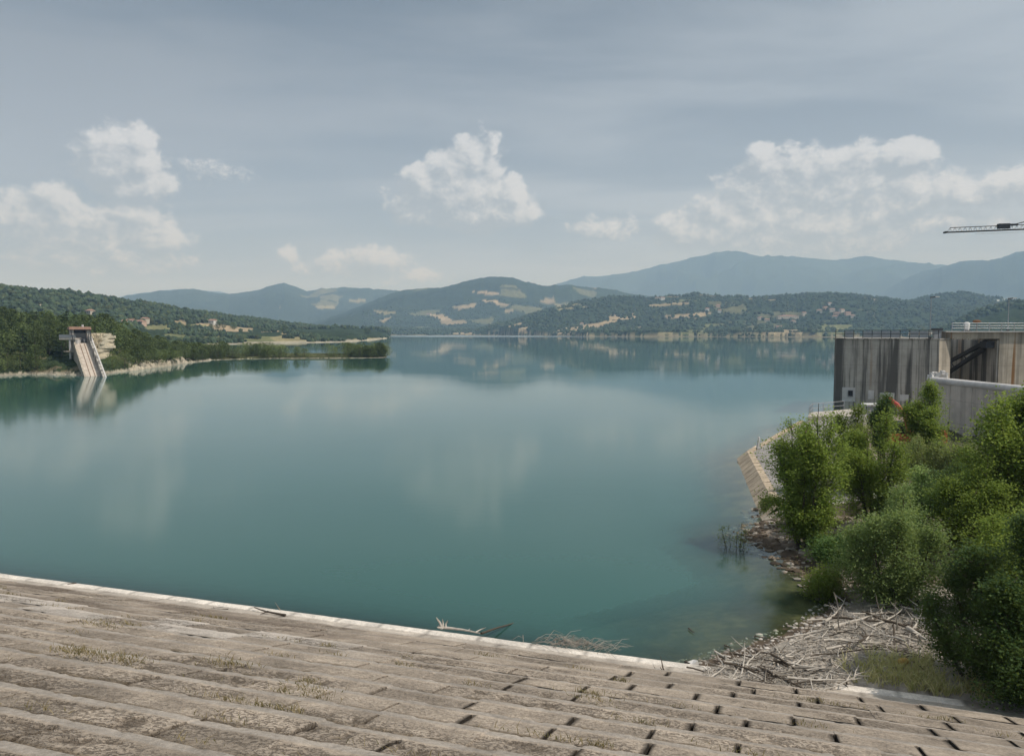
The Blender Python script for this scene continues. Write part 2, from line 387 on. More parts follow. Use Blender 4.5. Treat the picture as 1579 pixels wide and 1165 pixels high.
# far shore and its low ground
x0 = [-2500, 596, 640, 750, 850, 900, 1000, 1290, 1500, 2300]; y0 = [517, 516.6, 516.6, 516.8, 517.6, 518.6, 519, 519.6, 520, 520]
fr0 = np.interp(XP, x0, shore_r(x0, y0))*(1+(fbm(XP/35., XP*0, 9, 4)-.5)*.05)
FL = land(fr0, fr0+inf, .05, 1e5); FL = np.where(FL > 0, np.minimum(.8+FL, 14+(R2-fr0[:, None])*.008)+sstep(R2, fr0[:, None], fr0[:, None]+400)*10*(fbm(X2/260, Y2/260, 21, 4)-.4), FL)
Zt = np.maximum(Zt, FL)
base = np.where(R2 > fr0[:, None], 1, 0)
ID = np.zeros(X2.shape, int)
def addr(h, i, mask=None):
    global Zt, ID
    if mask is not None: h = np.where(mask & (R2 > 1150), h, -9)
    ID = np.where(h > Zt, i, ID); Zt = np.maximum(Zt, h)
far = (R2 > fr0[:, None]*1.01)
addr(ridge([(-900, 512), (1380, 512), (1440, 511), (1472, 500), (1500, 482), (1540, 471), (1579, 466), (1750, 452), (2300, 450)], 1850, 620, 700, .3, 31), 7, far | (XP2 > 1400))
addr(ridge([(0, 519), (690, 519), (740, 507), (800, 491), (850, 476), (900, 466), (940, 460), (1000, 462), (1040, 458), (1070, 455), (1110, 461), (1160, 461), (1220, 456), (1290, 453), (1340, 459), (1400, 466), (1440, 470), (1600, 480), (2300, 480)], 3050, 1100, 900, .42, 33), 6, far)
addr(ridge([(0, 519), (1250, 519), (1340, 480), (1390, 468), (1440, 456), (1480, 451), (1510, 457), (1560, 464), (1700, 470), (2300, 470)], 3500, 1100, 900, .45, 35), 6, far)
addr(ridge([(-2500, 519), (430, 512), (480, 499), (520, 486), (560, 471), (600, 457), (625, 450), (680, 446), (720, 437), (755, 432), (790, 434), (835, 446), (870, 446), (920, 450), (1000, 462), (1100, 480), (1250, 500), (2300, 519)], 5600, 2500, 1500, .5, 37), 5, far)
addr(ridge([(-2500, 455), (0, 470), (180, 464), (200, 456), (250, 450), (300, 448), (355, 456), (400, 450), (425, 443), (440, 439), (455, 444), (475, 452), (520, 448), (570, 447), (620, 450), (800, 470), (1000, 500), (2300, 510)], 8200, 3200, 2000, .6, 39), 4, far)
addr(ridge([(-2500, 505), (780, 480), (850, 449), (880, 438), (900, 433), (960, 428), (1000, 420), (1030, 412), (1060, 405), (1120, 397), (1150, 396), (1200, 399), (1240, 401), (1280, 404), (1330, 398), (1380, 408), (1420, 413), (1500, 420), (1600, 425), (2300, 430)], 12000, 4200, 3000, .55, 41), 3, far)
addr(ridge([(-2500, 519), (1200, 500), (1330, 470), (1400, 431), (1440, 416), (1480, 406), (1520, 405), (1560, 393), (1579, 390), (1700, 380), (2300, 400)], 9800, 3800, 2200, .6, 43), 3, far)
addr(ridge([(-2500, 470), (100, 462), (150, 458), (180, 459), (230, 451), (290, 445), (340, 450), (400, 470), (500, 500), (2300, 519)], 15000, 3000, 1500, .3, 45), 2, far)
# ground colours: woods, stubble and hay fields, olive pasture, pale bare shore
forest = np.stack([.034+0*X2, .050+0*X2, .026+0*X2], -1)
bigv = fbm(X2/420, Y2/420, 61, 4)[..., None]; forest = forest*(.75+.6*bigv)
colr = forest.copy()
PX2 = XP2; PY2 = 511-(Zt-EYE)*FPX/(R2*np.cos(A2))       # where each terrain vertex appears, used only to lay out the fields
jx = (fbm(X2/40, Y2/40, 71, 3)-.5); 
def paint(mask, c, k=1.0):
    global colr
    c = np.array(c); var = (.85+.3*fbm(X2/60, Y2/60, 73, 3))[..., None]
    colr = np.where(mask[..., None], colr*(1-k)+c*var*k, colr)
STRAW = (.40, .32, .21); HAY = (.27, .24, .13); OLIVE = (.18, .19, .09); TAN = (.33, .27, .17); BARE = (.42, .38, .30)
def poly(pts, r0, r1, grow=0):
    x = PX2+jx*5; y = PY2+jx*2.0; ins = np.zeros(x.shape, bool); n = len(pts)
    for i in range(n):
        xa, ya = pts[i]; xb, yb = pts[(i+1) % n]
        if ya == yb: continue
        c_ = ((ya > y) != (yb > y)) & (x < (xb-xa)*(y-ya)/(yb-ya)+xa); ins ^= c_
    return ins & (R2 > r0) & (R2 < r1)
# patchwork of small fields: jittered cells
def cells(sz, s):
    u_ = X2/sz+1.2*fbm(X2/sz/1.7, Y2/sz/1.7, s, 2); v_ = Y2/(sz*1.4)+1.2*fbm(X2/sz/1.7, Y2/sz/1.7, s+9, 2)
    return h2(np.floor(u_), np.floor(v_), s), np.minimum(np.minimum(u_ % 1, 1-u_ % 1), np.minimum(v_ % 1, 1-v_ % 1))
for sz, thr, idm, mk in ((150, .86, 5, sstep(PX2, 560, 640)*(1-sstep(PX2, 880, 960))), (260, .90, 4, sstep(PX2, 380, 450)*(1-sstep(PX2, 560, 640))), (120, .93, 6, sstep(PX2, 930, 1000)*(1-sstep(PX2, 1300, 1400))*(R2 < 2900))):
    c_, e_ = cells(sz, sz); clump = fbm(X2/(sz*4), Y2/(sz*4), 5, 3)
    paint((ID == idm) & (c_ > thr+.25*(clump < .5)) & (e_ > .1) & (mk > .5) & (PY2 > 440), STRAW, .62)
    paint((ID == idm) & (c_ < (1-thr)*1.3) & (e_ > .07) & (mk > .5) & (PY2 > 440), (.16, .16, .085), .8)
G = [([(852,513),(873,505),(909,499),(939,494),(953,495),(934,501),(911,510),(882,514)], STRAW), ([(938,488),(943,485),(982,484),(989,487),(966,492),(939,494)], STRAW),
 ([(752,513.5),(786,508),(816,504.5),(814,511),(790,515)], STRAW), ([(905,512),(936,505.5),(936,511)], TAN), ([(968,507.5),(991,503.5),(998,508),(971,509.5)], TAN),
 ([(781,502.5),(804,497),(806,499.5),(783,504)], TAN), ([(948,485),(983,483),(985,490),(948,493)], STRAW), ([(1023,485),(1065,483),(1107,481),(1074,490),(1028,491)], STRAW),
 ([(1044,515),(1060,508),(1086,504.5),(1098,510),(1085,516)], OLIVE), ([(994,516),(1030,509),(1046,516)], HAY), ([(1134,515),(1145,509),(1160,507),(1184,507),(1182,517)], (.17,.16,.09)),
 ([(1172,516),(1180,505),(1200,508),(1230,508),(1245,516)], TAN), ([(1250,505),(1275,494),(1310,500),(1330,512),(1262,514)], OLIVE), ([(1075,501),(1150,493),(1152,495),(1090,504)], OLIVE),
 ([(1031,462),(1088,461),(1090,463),(1033,464)], OLIVE), ([(1395,516),(1420,508),(1470,511),(1500,517)], BARE), ([(690,515),(702,511),(728,512),(732,516)], TAN),
 ([(727,450),(748,449),(770,453),(758,456)], STRAW), ([(742,463),(768,463),(768,467),(746,467)], STRAW), ([(663,485),(680,484),(698,493),(684,495)], STRAW),
 ([(697,473),(720,469),(735,468),(733,474),(703,477)], TAN), ([(772,480),(790,477),(790,480)], TAN), ([(575,478),(612,481),(606,486),(580,482)], HAY), ([(586,494),(604,489),(602,493),(590,497)], TAN),
 ([(582,510),(590,504),(597,505),(596,511)], STRAW), ([(430,473),(452,476),(450,479)], HAY), ([(487,472),(518,472),(516,476),(490,476)], HAY), ([(540,463),(566,461),(564,466),(545,467)], HAY),
 ([(1530,462),(1560,461),(1562,464),(1532,465)], (.4,.42,.4)), ([(855,470),(890,468),(908,474),(860,479)], HAY), ([(1000,470),(1060,466),(1062,469),(1002,474)], TAN)]
for p_, c_ in G: paint(poly(p_, 1500, 9500), c_, .9)
GL = [([(305,499),(340,500),(391,507),(391,513),(320,511),(300,506)], STRAW), ([(405,508.5),(432,510),(434,513),(405,512.5)], STRAW), ([(255,512),(300,513),(419,519),(495,521),(520,526),(482,530),(280,531),(255,524)], OLIVE),
 ([(415,520),(440,516),(480,517),(510,524),(430,529)], HAY), ([(47,472),(60,469),(84,468),(84,471),(62,474)], BARE), ([(258,505),(275,500),(320,501),(320,512),(268,512)], (.24,.24,.12)),
 ([(262,501),(268,494),(290,495),(288,502)], TAN), ([(333,494),(350,494),(350,497),(335,497)], TAN), ([(430,515),(455,511),(462,516)], TAN), ([(225,503),(262,500),(262,508),(228,508)], (.20,.20,.10)), ([(520,527),(560,522),(596,520),(597,523),(560,527)], HAY)]
for p_, c_ in GL: paint(poly(p_, 600, 1900), c_, .92)
# bare pale shores and the bluff beside the gate house
def shoreband(r0, wd, mask): return mask & (R2 > r0[:, None]-8) & (R2 < r0[:, None]+wd)
paint(shoreband(pr0, 2.6, (XP2 < 326)) & (Zt < 1.2), BARE, .85); paint(shoreband(sr0, 2.0, (XP2 > 300) & (XP2 < 598)) & (Zt < .6), BARE, .7)
paint(shoreband(lr0, 34, (XP2 > 320) & (XP2 < 603)) & (Zt < 1.7), BARE, .8); paint(shoreband(fr0, 14, XP2 > 600), TAN, .6)
paint((clf > .1) & (R2 < pr0[:, None]+12) & (fbm(X2/3, Y2/3, 77, 3) > .38), (.50, .44, .34), .95)
paint((SP > .25) & (XP2 > 326), (.10, .105, .05), .8)
paint((PEN > .5) & (R2 < 330) & (clf < .1) & (fbm(X2/7, Y2/7, 78, 3) > .58) & (XP2 < 330), (.20, .17, .11), .7)
Zt = Zt+np.where(Zt > 1.5, (fbm(X2/22, Y2/22, 91, 3)-.5)*np.clip(R2/900, 0, 1)*7*(colr[..., 0] < .1), 0)
ni, nj = X2.shape; ii = np.arange(ni*nj).reshape(ni, nj)
Fq = np.stack([ii[:-1, :-1], ii[1:, :-1], ii[1:, 1:], ii[:-1, 1:]], -1).reshape(-1, 4)
m, q, p = mat_new('hillside', 1.0); p.inputs['Specular IOR Level'].default_value = 0
co = q.coord(); n1 = q.noise(co, .035, 6, .7); n2 = q.noise(co, .12, 4, .7)
mm = q.vec('SCALE', q.attr('col', 'Color')); q.put(mm.node.inputs['Scale'], q.math('MULTIPLY', q.ramp(n1, .3, .7, .65, 1.35, False), q.ramp(n2, .3, .7, .8, 1.2, False)))
q.put(p.inputs['Base Color'], mm); q.put(p.inputs['Normal'], q.bump(n1, .9, 14.0))
TER = mesh_np('hills', np.stack([X2, Y2, Zt], -1).reshape(-1, 3), Fq, m, smooth=True, attrs={'col': colr.reshape(-1, 3)})
tag(TER, kind='structure')
# ------------------------------------------------------------------ haze: the air over the valley
ztop = float(Zt.max())+40
HZ = MB().box((0, 9000, (ztop-8)/2), (44000, 21000, ztop+8)).build('haze')
tag(HZ, kind='stuff')
m = bpy.data.materials.new('hazy_air'); m.use_nodes = True; t = m.node_tree
t.nodes.remove(t.nodes['Principled BSDF']); pv = t.nodes.new('ShaderNodeVolumePrincipled')
pv.inputs['Color'].default_value = (.45, .68, 1.0, 1); pv.inputs['Density'].default_value = HAZE_D = 1.25e-4
pv.inputs['Anisotropy'].default_value = 0.0; pv.inputs['Absorption Color'].default_value = (1, 1, 1, 1)
t.links.new(pv.outputs[0], t.nodes['Material Output'].inputs['Volume']); HZ.data.materials.append(m)
HZ.display_type = 'WIRE'

def ground(x, y):                       # terrain height at world x, y (bilinear in the polar grid)
    a = np.arctan2(x, y); r = np.hypot(x, y)
    i = np.clip(np.searchsorted(AZ, a)-1, 0, ni-2); j = np.clip(np.searchsorted(RR, r)-1, 0, nj-2)
    u_ = (a-AZ[i])/(AZ[i+1]-AZ[i]); v_ = (r-RR[j])/(RR[j+1]-RR[j])
    return (Zt[i, j]*(1-u_)+Zt[i+1, j]*u_)*(1-v_)+(Zt[i, j+1]*(1-u_)+Zt[i+1, j+1]*u_)*v_
def hit(xp, yp, rmin=600):              # where a pixel's ray first meets the far terrain
    i = int(np.argmin(np.abs(XP-xp))); py = 511-(Zt[i]-EYE)*FPX/(RR*math.cos(AZ[i]))
    ok = np.where((RR > rmin) & (py <= yp) & (Zt[i] > .3))[0]
    j = ok[0] if len(ok) else int(np.searchsorted(RR, 2600))
    r = RR[j]; return np.array([r*math.sin(AZ[i]), r*math.cos(AZ[i]), Zt[i, j]])

# ------------------------------------------------------------------ water
SH = np.array([(3.5, 19), (6.5, 27.3), (9, 28.9), (10.5, 29.8), (12.3, 31.2), (14.2, 33.5), (14.9, 36.1), (14.6, 39.8), (13.6, 44.9), (16.2, 48.9), (21.4, 72.4), (35.2, 96.8), (43, 103), (60, 112), (90, 125)], float)
LAND = np.vstack([SH, [(140, 125), (140, -10), (3.5, 19)]])
def inside(px_, py_, P_):
    ins = np.zeros(np.shape(px_), bool)
    for i in range(len(P_)):
        xa, ya = P_[i]; xb, yb = P_[(i+1) % len(P_)]
        if ya == yb: continue
        ins ^= ((ya > py_) != (yb > py_)) & (px_ < (xb-xa)*(py_-ya)/(yb-ya)+xa)
    return ins
def sdist(x, y):                        # + inside the right bank
    d = np.full(np.shape(x), 1e9)
    for (ax, ay), (bx, by) in zip(SH[:-1], SH[1:]):
        t_ = np.clip(((x-ax)*(bx-ax)+(y-ay)*(by-ay))/((bx-ax)**2+(by-ay)**2), 0, 1)
        d = np.minimum(d, np.hypot(x-ax-t_*(bx-ax), y-ay-t_*(by-ay)))
    return np.where(inside(x, y, LAND), d, -d)
def bank_z(x, y):
    d = sdist(x, y)
    n = fbm(x/2.2, y/2.2, 101, 4)-.5; n3 = fbm(x/.6, y/.6, 103, 3)-.5
    up = 1.25*(1-np.exp(-np.maximum(d, 0)*.16))+.25*sstep(d, 6, 20)
    dn = np.maximum(d*(.10+.16*sstep(-d, 1.5, 7)), -4)
    cove = sstep(y, 29, 32)*(1-sstep(y, 41, 45))
    dn = np.where(d > -6, dn*(1-.55*cove), dn)
    return np.where(d > 0, up+n*.5*sstep(d, 0, 2)+n3*.10, dn+n*.12+n3*.05)
# dam frame: u along the waterline, s across (0 under the viewer, S0 at the waterline)
DA = PZ(0, 886, .2); DB = PZ(1065, 1027, .2); du_ = (DB-DA)[:2]; du_ /= np.linalg.norm(du_); dn_ = np.array([-du_[1], du_[0]]); S0 = float(DA[:2]@dn_)
def US(u, s): return u*du_[0]+s*dn_[0], u*du_[1]+s*dn_[1]
KS = .31
wr = np.concatenate([np.arange(14, 70, .45), np.geomspace(70.5, 17000, 150)]); wa = np.concatenate([np.arange(R(-75), R(-40), R(3)), np.arange(R(-40), R(62), R(.5))])
WA, WR = np.meshgrid(wa, wr, indexing='ij'); WX = WR*np.sin(WA); WY = WR*np.cos(WA)
sdam = WX*dn_[0]+WY*dn_[1]; dep = (sdam-S0)*KS*.9; dep = np.minimum(dep, np.where(WR < 140, -bank_z(WX, WY), 9)); dep = np.clip(dep, 0, 9)
ii = np.arange(WX.size).reshape(WX.shape)
Fw = np.stack([ii[:-1, :-1], ii[1:, :-1], ii[1:, 1:], ii[:-1, 1:]], -1).reshape(-1, 4)
m = bpy.data.materials.new('lake_water'); m.use_nodes = True; t = m.node_tree; t.nodes.clear(); q = NB(t); out = t.nodes.new('ShaderNodeOutputMaterial')
co = q.coord()
big = q.noise(q.map(co, (.010, .022, 1)), 1.0, 4, .5, .8)
calm = q.ramp(big, .42, .6, .35, 1.0)
rp = q.noise(q.map(co, (1.0, 1.5, 1)), 1.4, 3, .6); rp2 = q.noise(q.map(co, (.25, .4, 1)), .5, 3, .5)
hgt = q.math('ADD', rp, q.math('MULTIPLY', rp2, 1.5))
nrm = q.bump(hgt, .17, q.math('MULTIPLY', calm, .022))
fr = t.nodes.new('ShaderNodeFresnel'); fr.inputs['IOR'].default_value = 1.333; q.put(fr.inputs['Normal'], nrm)
gl = t.nodes.new('ShaderNodeBsdfGlossy'); gl.inputs['Roughness'].default_value = .045; q.put(gl.inputs['Normal'], nrm); gl.inputs[0].default_value = (.92, .97, 1, 1)
# wind-roughened strip far out
gp = t.nodes.new('ShaderNodeSeparateXYZ'); q.put(gp.inputs[0], co)
strip = q.math('MULTIPLY', q.ramp(gp.outputs[1], 1500, 1900), q.ramp(q.noise(q.map(co, (.0012, .0009, 1)), 1.0, 2), .40, .5))
q.put(gl.inputs['Roughness'], q.math('MULTIPLY_ADD', strip, .16, q.math('MULTIPLY_ADD', calm, .012, q.ramp(gp.outputs[1], 45, 260, .085, .022))))
df = t.nodes.new('ShaderNodeBsdfDiffuse')
turb = q.noise(q.map(co, (.02, .03, 1)), 1.0, 4, .5, .5)
q.put(df.inputs[0], q.mix(turb, (.028, .090, .076), (.038, .108, .092)))
tr = t.nodes.new('ShaderNodeBsdfTransparent'); tr.inputs[0].default_value = (.80, .90, .80, 1)
op = q.math('SUBTRACT', 1.0, q.math('POWER', 2.718, q.math('MULTIPLY', q.attr('depth'), -2.6)))
mb_ = t.nodes.new('ShaderNodeMixShader'); q.put(mb_.inputs[0], op); t.links.new(tr.outputs[0], mb_.inputs[1]); t.links.new(df.outputs[0], mb_.inputs[2])
mx = t.nodes.new('ShaderNodeMixShader'); t.links.new(fr.outputs[0], mx.inputs[0]); t.links.new(mb_.outputs[0], mx.inputs[1]); t.links.new(gl.outputs[0], mx.inputs[2])
t.links.new(mx.outputs[0], out.inputs[0])
WAT = mesh_np('water', np.stack([WX, WY, WX*0], -1).reshape(-1, 3), Fw, m, attrs={'depth': dep.reshape(-1)}); tag(WAT, kind='structure')

# ------------------------------------------------------------------ right bank and lake bed near it
gx = np.arange(2, 92, .3); gy = np.arange(12, 128, .3); GX, GY = np.meshgrid(gx, gy, indexing='ij')
GZ = bank_z(GX, GY); sd_ = GX*dn_[0]+GY*dn_[1]
# buried under the dam face, level with the kerb beside it
GZ = np.where(sd_ < S0+3.2, np.minimum(GZ, np.where(sdist(GX, GY) > 0, .16+.24*np.maximum(sd_-S0, 0), 9)), GZ)
GZ = np.where(sd_ < S0+.12, -1.0, GZ)
dd = sdist(GX, GY); nn = fbm(GX/1.5, GY/1.5, 111, 4)[..., None]; n5 = fbm(GX/.45, GY/.45, 115, 3)[..., None]
brown = np.array([.16, .12, .085]); pale = np.array([.36, .32, .27]); mud = np.array([.075, .06, .035]); gcol = brown*(1-nn)+pale*nn*.9
gcol = np.where((dd < 1.0)[..., None], brown*.55, gcol); gcol = np.where((dd < 0)[..., None], mud*(.7+.8*nn)+np.array([.06, .05, .025])*sstep(nn, .5, .62), gcol)
drift = (sstep(GY, 18, 20)*(1-sstep(GY, 32.5, 35)))[..., None]
gcol = np.where((dd > .8)[..., None], gcol*(1-drift)+np.array([.40, .355, .30])*drift*(.6+.7*n5), gcol)
wood_ = sstep(dd, 11, 16)[..., None]*(1-drift); gcol = gcol*(1-wood_)+np.array([.06, .065, .03])*wood_*(.6+nn)
ii = np.arange(GX.size).reshape(GX.shape); Fg = np.stack([ii[:-1, :-1], ii[1:, :-1], ii[1:, 1:], ii[:-1, 1:]], -1).reshape(-1, 4)
BK = mesh_np('ground', np.stack([GX, GY, GZ], -1).reshape(-1, 3), Fg, attr_mat('bank_soil', 'col', .95, .45, 2.2, .9, .12), smooth=True, attrs={'col': gcol.reshape(-1, 3)})
tag(BK, kind='structure')
def gz(x, y):
    i = int(np.clip((x-2)/.3, 0, len(gx)-2)); j = int(np.clip((y-12)/.3, 0, len(gy)-2)); return float(GZ[i, j])

# ------------------------------------------------------------------ stepped concrete dam face
def dam():
    V = []; Q = []; kindv = []; slab = []; n0 = 0
    TR = 1.3; ROWS = []
    s_top = S0-2.75                     # first step edge above the kerb strip
    s = s_top
    while s > 7.5: ROWS.append((s-TR, s)); s -= TR
    ROWS.append((-12, s))
    def zl(s): return .30+.02+KS*(S0-s)
    r_ = np.random.default_rng(3)
    for ri, (sa, sb) in enumerate(ROWS):
        last = ri == len(ROWS)-1
        rise = KS*TR; zt = zl(sb)-KS*.0     # tread height at its outer edge
        ub = 20.0; ua = -62.0
        # joints
        uj = []; u = ua+r_.uniform(0, 1.6)
        while u < ub: uj.append(u); u += float(r_.choice([1.62, 1.62, 1.75, 2.1]))+r_.normal(0, .06)
        uj = np.array(uj)
        step = .085 if sb < 22 else .11
        ug = np.arange(ua, ub, step)
        ex = np.concatenate([uj-.038, uj-.027, uj, uj+.027, uj+.038])
        ug = np.unique(np.concatenate([ug[np.min(np.abs(ug[:, None]-uj[None]), 1) > .07], ex]))
        lip = .30-.12*float(sstep(np.array(sb), 17, 23))
        ss = np.concatenate([np.arange(sa+.02, sb-lip, step), [sb-lip-.03, sb-lip]]) if not last else np.concatenate([np.arange(sa, sb-.5, .6), [sb-lip]])
        lipn = np.array([sb-lip+.06, sb-lip*.5, sb-.03])
        sall = np.concatenate([ss, lipn])
        U, S_ = np.meshgrid(ug, sall, indexing='ij')
        k = np.searchsorted(uj, U); sl = h2(k, np.full_like(k, ri), 5); sl2 = h2(k, np.full_like(k, ri), 8)
        dj = np.min(np.abs(ug[:, None]-uj[None]), 1)[:, None]
        inl = (S_ > sb-lip+.03)
        jn = np.argmin(np.abs(ug[:, None]-uj[None]), 1)[:, None]+0*S_.astype(int); short = h2(jn, np.full_like(jn, ri), 8) < .28
        tilt = (.262+.036*float(sstep(np.array(sb), 15, 21))) if not last else KS*.9
        chip = sstep(fbm(U/.35, S_*0+ri*2, 69, 3), .58, .66)*sstep(S_, sb-.12, sb); Z = zt+(sb-S_)*tilt-chip*.028+(sl-.5)*.045+(fbm(U/2.4, S_*0+ri, 51, 3)-.5)*.035
        # pitted, eroded concrete: stronger on the upper rows and to the left
        er = fbm(U/2.6, S_/1.8, 52, 3); amt = (.25+.75*sstep(er, .40, .60))*(.45+.55*sstep(24-S_, 0, 9))*np.where(U < 3, 1, .45)
        pit = sstep(fbm(U/.34, S_/.34, 53, 2)+.25*(fbm(U/.5, S_/.4, 54, 2)-.5), .56, .70)
        rl = (fbm(U/.3, S_/.3, 55, 3)-.5)
        edge = sstep(sb-lip-S_, 0, .1)
        Z = Z-np.where(inl, 0, pit*.04*amt*edge)+np.where(inl, .008, rl*.035*(.3+amt))
        JD = (dj < .03) & ~inl & (S_ < sb-lip-.01)
        Z = np.where(JD & ~short, Z-np.where(U < -6, .10, .16), Z)
        X, Y = US(U, S_)
        nv = len(sall); m_ = len(ug)
        v = np.stack([X, Y, Z], -1)
        # riser: drop to the next tread
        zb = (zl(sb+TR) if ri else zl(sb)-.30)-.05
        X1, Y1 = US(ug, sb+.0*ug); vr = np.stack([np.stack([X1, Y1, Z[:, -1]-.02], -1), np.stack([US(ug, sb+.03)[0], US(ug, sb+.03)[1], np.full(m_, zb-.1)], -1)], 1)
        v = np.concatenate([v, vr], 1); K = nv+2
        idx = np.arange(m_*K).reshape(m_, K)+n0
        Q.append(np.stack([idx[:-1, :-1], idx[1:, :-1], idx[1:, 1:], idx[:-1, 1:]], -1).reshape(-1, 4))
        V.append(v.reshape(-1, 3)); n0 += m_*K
        # colour
        base = np.array([.305, .265, .222]); c = base*(.83+.36*sl[..., None])*np.where(sl2 > .93, 1.22, 1)[..., None]*(1+.55*(fbm(U/1.3, S_/.9, 56, 4)-.5)[..., None])*np.array([1.03, 1.0, .955])
        lt = np.array([.40, .36, .315]); c = np.where(inl[..., None], np.array([.305, .272, .234])*(.84+.32*fbm(U/2, S_/.5, 59, 3)[..., None]), c)
        lightrow = (ri in (3, 4)) and True
        if lightrow:
            kk = (sstep(-U, 9, 14)*(sl > (.25 if ri == 3 else .6)))[..., None]; c = c*(1-kk)+lt*1.12*kk
        dark = (sstep(fbm(U/3.5, S_/1.2, 57, 3), .5, .62)*(sb > S0-6.5)*sstep(-U, 8, 16)*.75)[..., None]; c = c*(1-dark)+np.array([.17, .135, .105])*dark
        pc = (pit*amt*edge*~inl)[..., None]; c = c*(1-.72*pc)+np.array([.09, .07, .05])*.72*pc
        c = np.where(((dj < np.where(U < -6, .031, .04)) & ~short & ~inl & (S_ < sb-lip-.01))[..., None], np.array([.03, .024, .018]), c)
        # soil and moss gathered against the foot of each riser
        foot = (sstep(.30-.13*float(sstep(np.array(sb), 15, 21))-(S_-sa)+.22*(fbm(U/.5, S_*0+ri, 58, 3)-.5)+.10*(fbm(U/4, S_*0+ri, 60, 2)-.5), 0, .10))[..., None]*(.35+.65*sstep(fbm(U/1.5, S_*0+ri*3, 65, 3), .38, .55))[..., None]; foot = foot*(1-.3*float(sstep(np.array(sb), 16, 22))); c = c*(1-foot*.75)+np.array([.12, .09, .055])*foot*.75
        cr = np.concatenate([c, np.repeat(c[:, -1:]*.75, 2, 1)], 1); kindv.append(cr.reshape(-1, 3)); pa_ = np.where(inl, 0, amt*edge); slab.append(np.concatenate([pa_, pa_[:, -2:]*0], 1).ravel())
    return np.concatenate(V), np.concatenate(Q), np.concatenate(kindv), np.concatenate(slab), s_top, zl(s_top)
dv, dq, dc, dpit, s_top, z_top = dam()
dam_root = empty('dam_embankment', (*US(-10, 18), 0)); bpy.context.view_layer.update()
dam_root['label'] = 'stepped concrete upstream face of the dam sloping down to the lake in the foreground'; dam_root['category'] = 'dam'
off = np.array(dam_root.location)
m, q, p = mat_new('eroded_concrete', .92); co = q.coord()
nA = q.noise(co, 9, 6, .7); nB = q.noise(co, 1.1, 5, .6); nC = q.noise(co, 40, 3, .7)
mm = q.vec('SCALE', q.attr('col', 'Color')); q.put(mm.node.inputs['Scale'], q.math('MULTIPLY', q.ramp(nA, .3, .7, .74, 1.26, False), q.math('MULTIPLY', q.ramp(nB, .3, .7, .76, 1.2, False), q.ramp(nC, .3, .7, .88, 1.12, False))))
vo = q.n.new('ShaderNodeTexVoronoi'); vo.inputs['Scale'].default_value = 5.5; q.put(vo.inputs['Vector'], q.vec('MULTIPLY_ADD', q.n.new('ShaderNodeTexNoise').outputs['Color'], (.25, .25, .25), co)); vo.inputs['Randomness'].default_value = 1
nD = q.noise(q.map(co, (1.0, 1.25, 1)), 10.0, 3, .6); pm = q.math('MULTIPLY', q.ramp(nD, .47, .41), q.ramp(q.attr('pit'), .12, .6))
fine = q.math('MULTIPLY', q.ramp(q.noise(co, 15, 3, .65), .45, .38), q.ramp(q.attr('pit'), -.05, .5))
pm = q.math('MAXIMUM', pm, q.math('MULTIPLY', fine, .9))
colD = q.mix(q.math('MULTIPLY', pm, .66), mm, (.085, .066, .048))
colD = q.mix(q.math('MULTIPLY', q.ramp(q.noise(co, 8, 5, .7), .60, .72), .35), colD, (.50, .46, .40))
q.put(p.inputs['Base Color'], colD); q.put(p.inputs['Normal'], q.bump(q.math('SUBTRACT', nA, q.math('MULTIPLY', pm, 1.6)), .8, .045))
M['dam'] = m
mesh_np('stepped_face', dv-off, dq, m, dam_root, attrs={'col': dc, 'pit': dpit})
# lower apron strip, white kerb and the submerged slope below it
ug = np.arange(-62, 20, .16)
def strip(name, prof, colf):
    sv_, zv = zip(*prof); U, S_ = np.meshgrid(ug, sv_, indexing='ij'); Z = np.repeat(np.array(zv)[None], len(ug), 0)+(fbm(U/.7, S_/.7, 61, 3)-.5)*.02
    X, Y = US(U, S_+(fbm(U/3, U*0, 66, 3)-.5)[:, :]*.10); idx = np.arange(U.size).reshape(U.shape)
    Q = np.stack([idx[:-1, :-1], idx[1:, :-1], idx[1:, 1:], idx[:-1, 1:]], -1).reshape(-1, 4)
    return mesh_np(name, np.stack([X, Y, Z], -1).reshape(-1, 3)-off, Q, M['dam'], dam_root, attrs={'col': colf(U, S_, Z).reshape(-1, 3)})
zk = .34
def ca(U, S_, Z):
    n = fbm(U/1.2, S_/.5, 63, 4)[..., None]; n_ = fbm(U/4, S_/.8, 64, 3)[..., None]
    j = ((U % 3.1) < .17)[..., None]; c = np.array([.42, .375, .32])*(.75+.5*n)
    k = sstep(n_, .5, .62)*sstep(S0-1.0-S_, 0, .8)[..., None]*(sstep(-U, 2, 12))[..., None]; c = c*(1-k*.7)+np.array([.17, .13, .10])*k*.7
    return np.where(j, c*.6, c)
sp = np.linspace(s_top-.02, S0-.62, 14); strip('apron', [(s_, z_top-.30+(zk-z_top+.34)*((s_-s_top)/(S0-.62-s_top))-.02) for s_ in sp], ca)
def ck(U, S_, Z):
    n = fbm(U/.6, S_/.4, 67, 4)[..., None]; c = np.array([.66, .61, .54])*(.8+.35*n); j = ((U % 2.05) < .16)[..., None]; k = sstep(U+2*fbm(U/.8, S_, 70, 2), 6.2, 8.0)[..., None]; c = c*(1-k)+np.array([.25, .22, .185])*(.6+.8*n)*k  # right end browner for debris, and darker with its shade painted in
    wet = (Z < .04)[..., None]; return np.where(j | wet, c*.55, c)
strip('waterline_kerb', [(S0-.66, zk-.12), (S0-.64, zk+.03), (S0-.6, zk+.05), (S0-.35, zk+.035), (S0-.13, zk+.0), (S0-.07, zk-.06), (S0+.02, .02), (S0+.12, -.12)], ck)
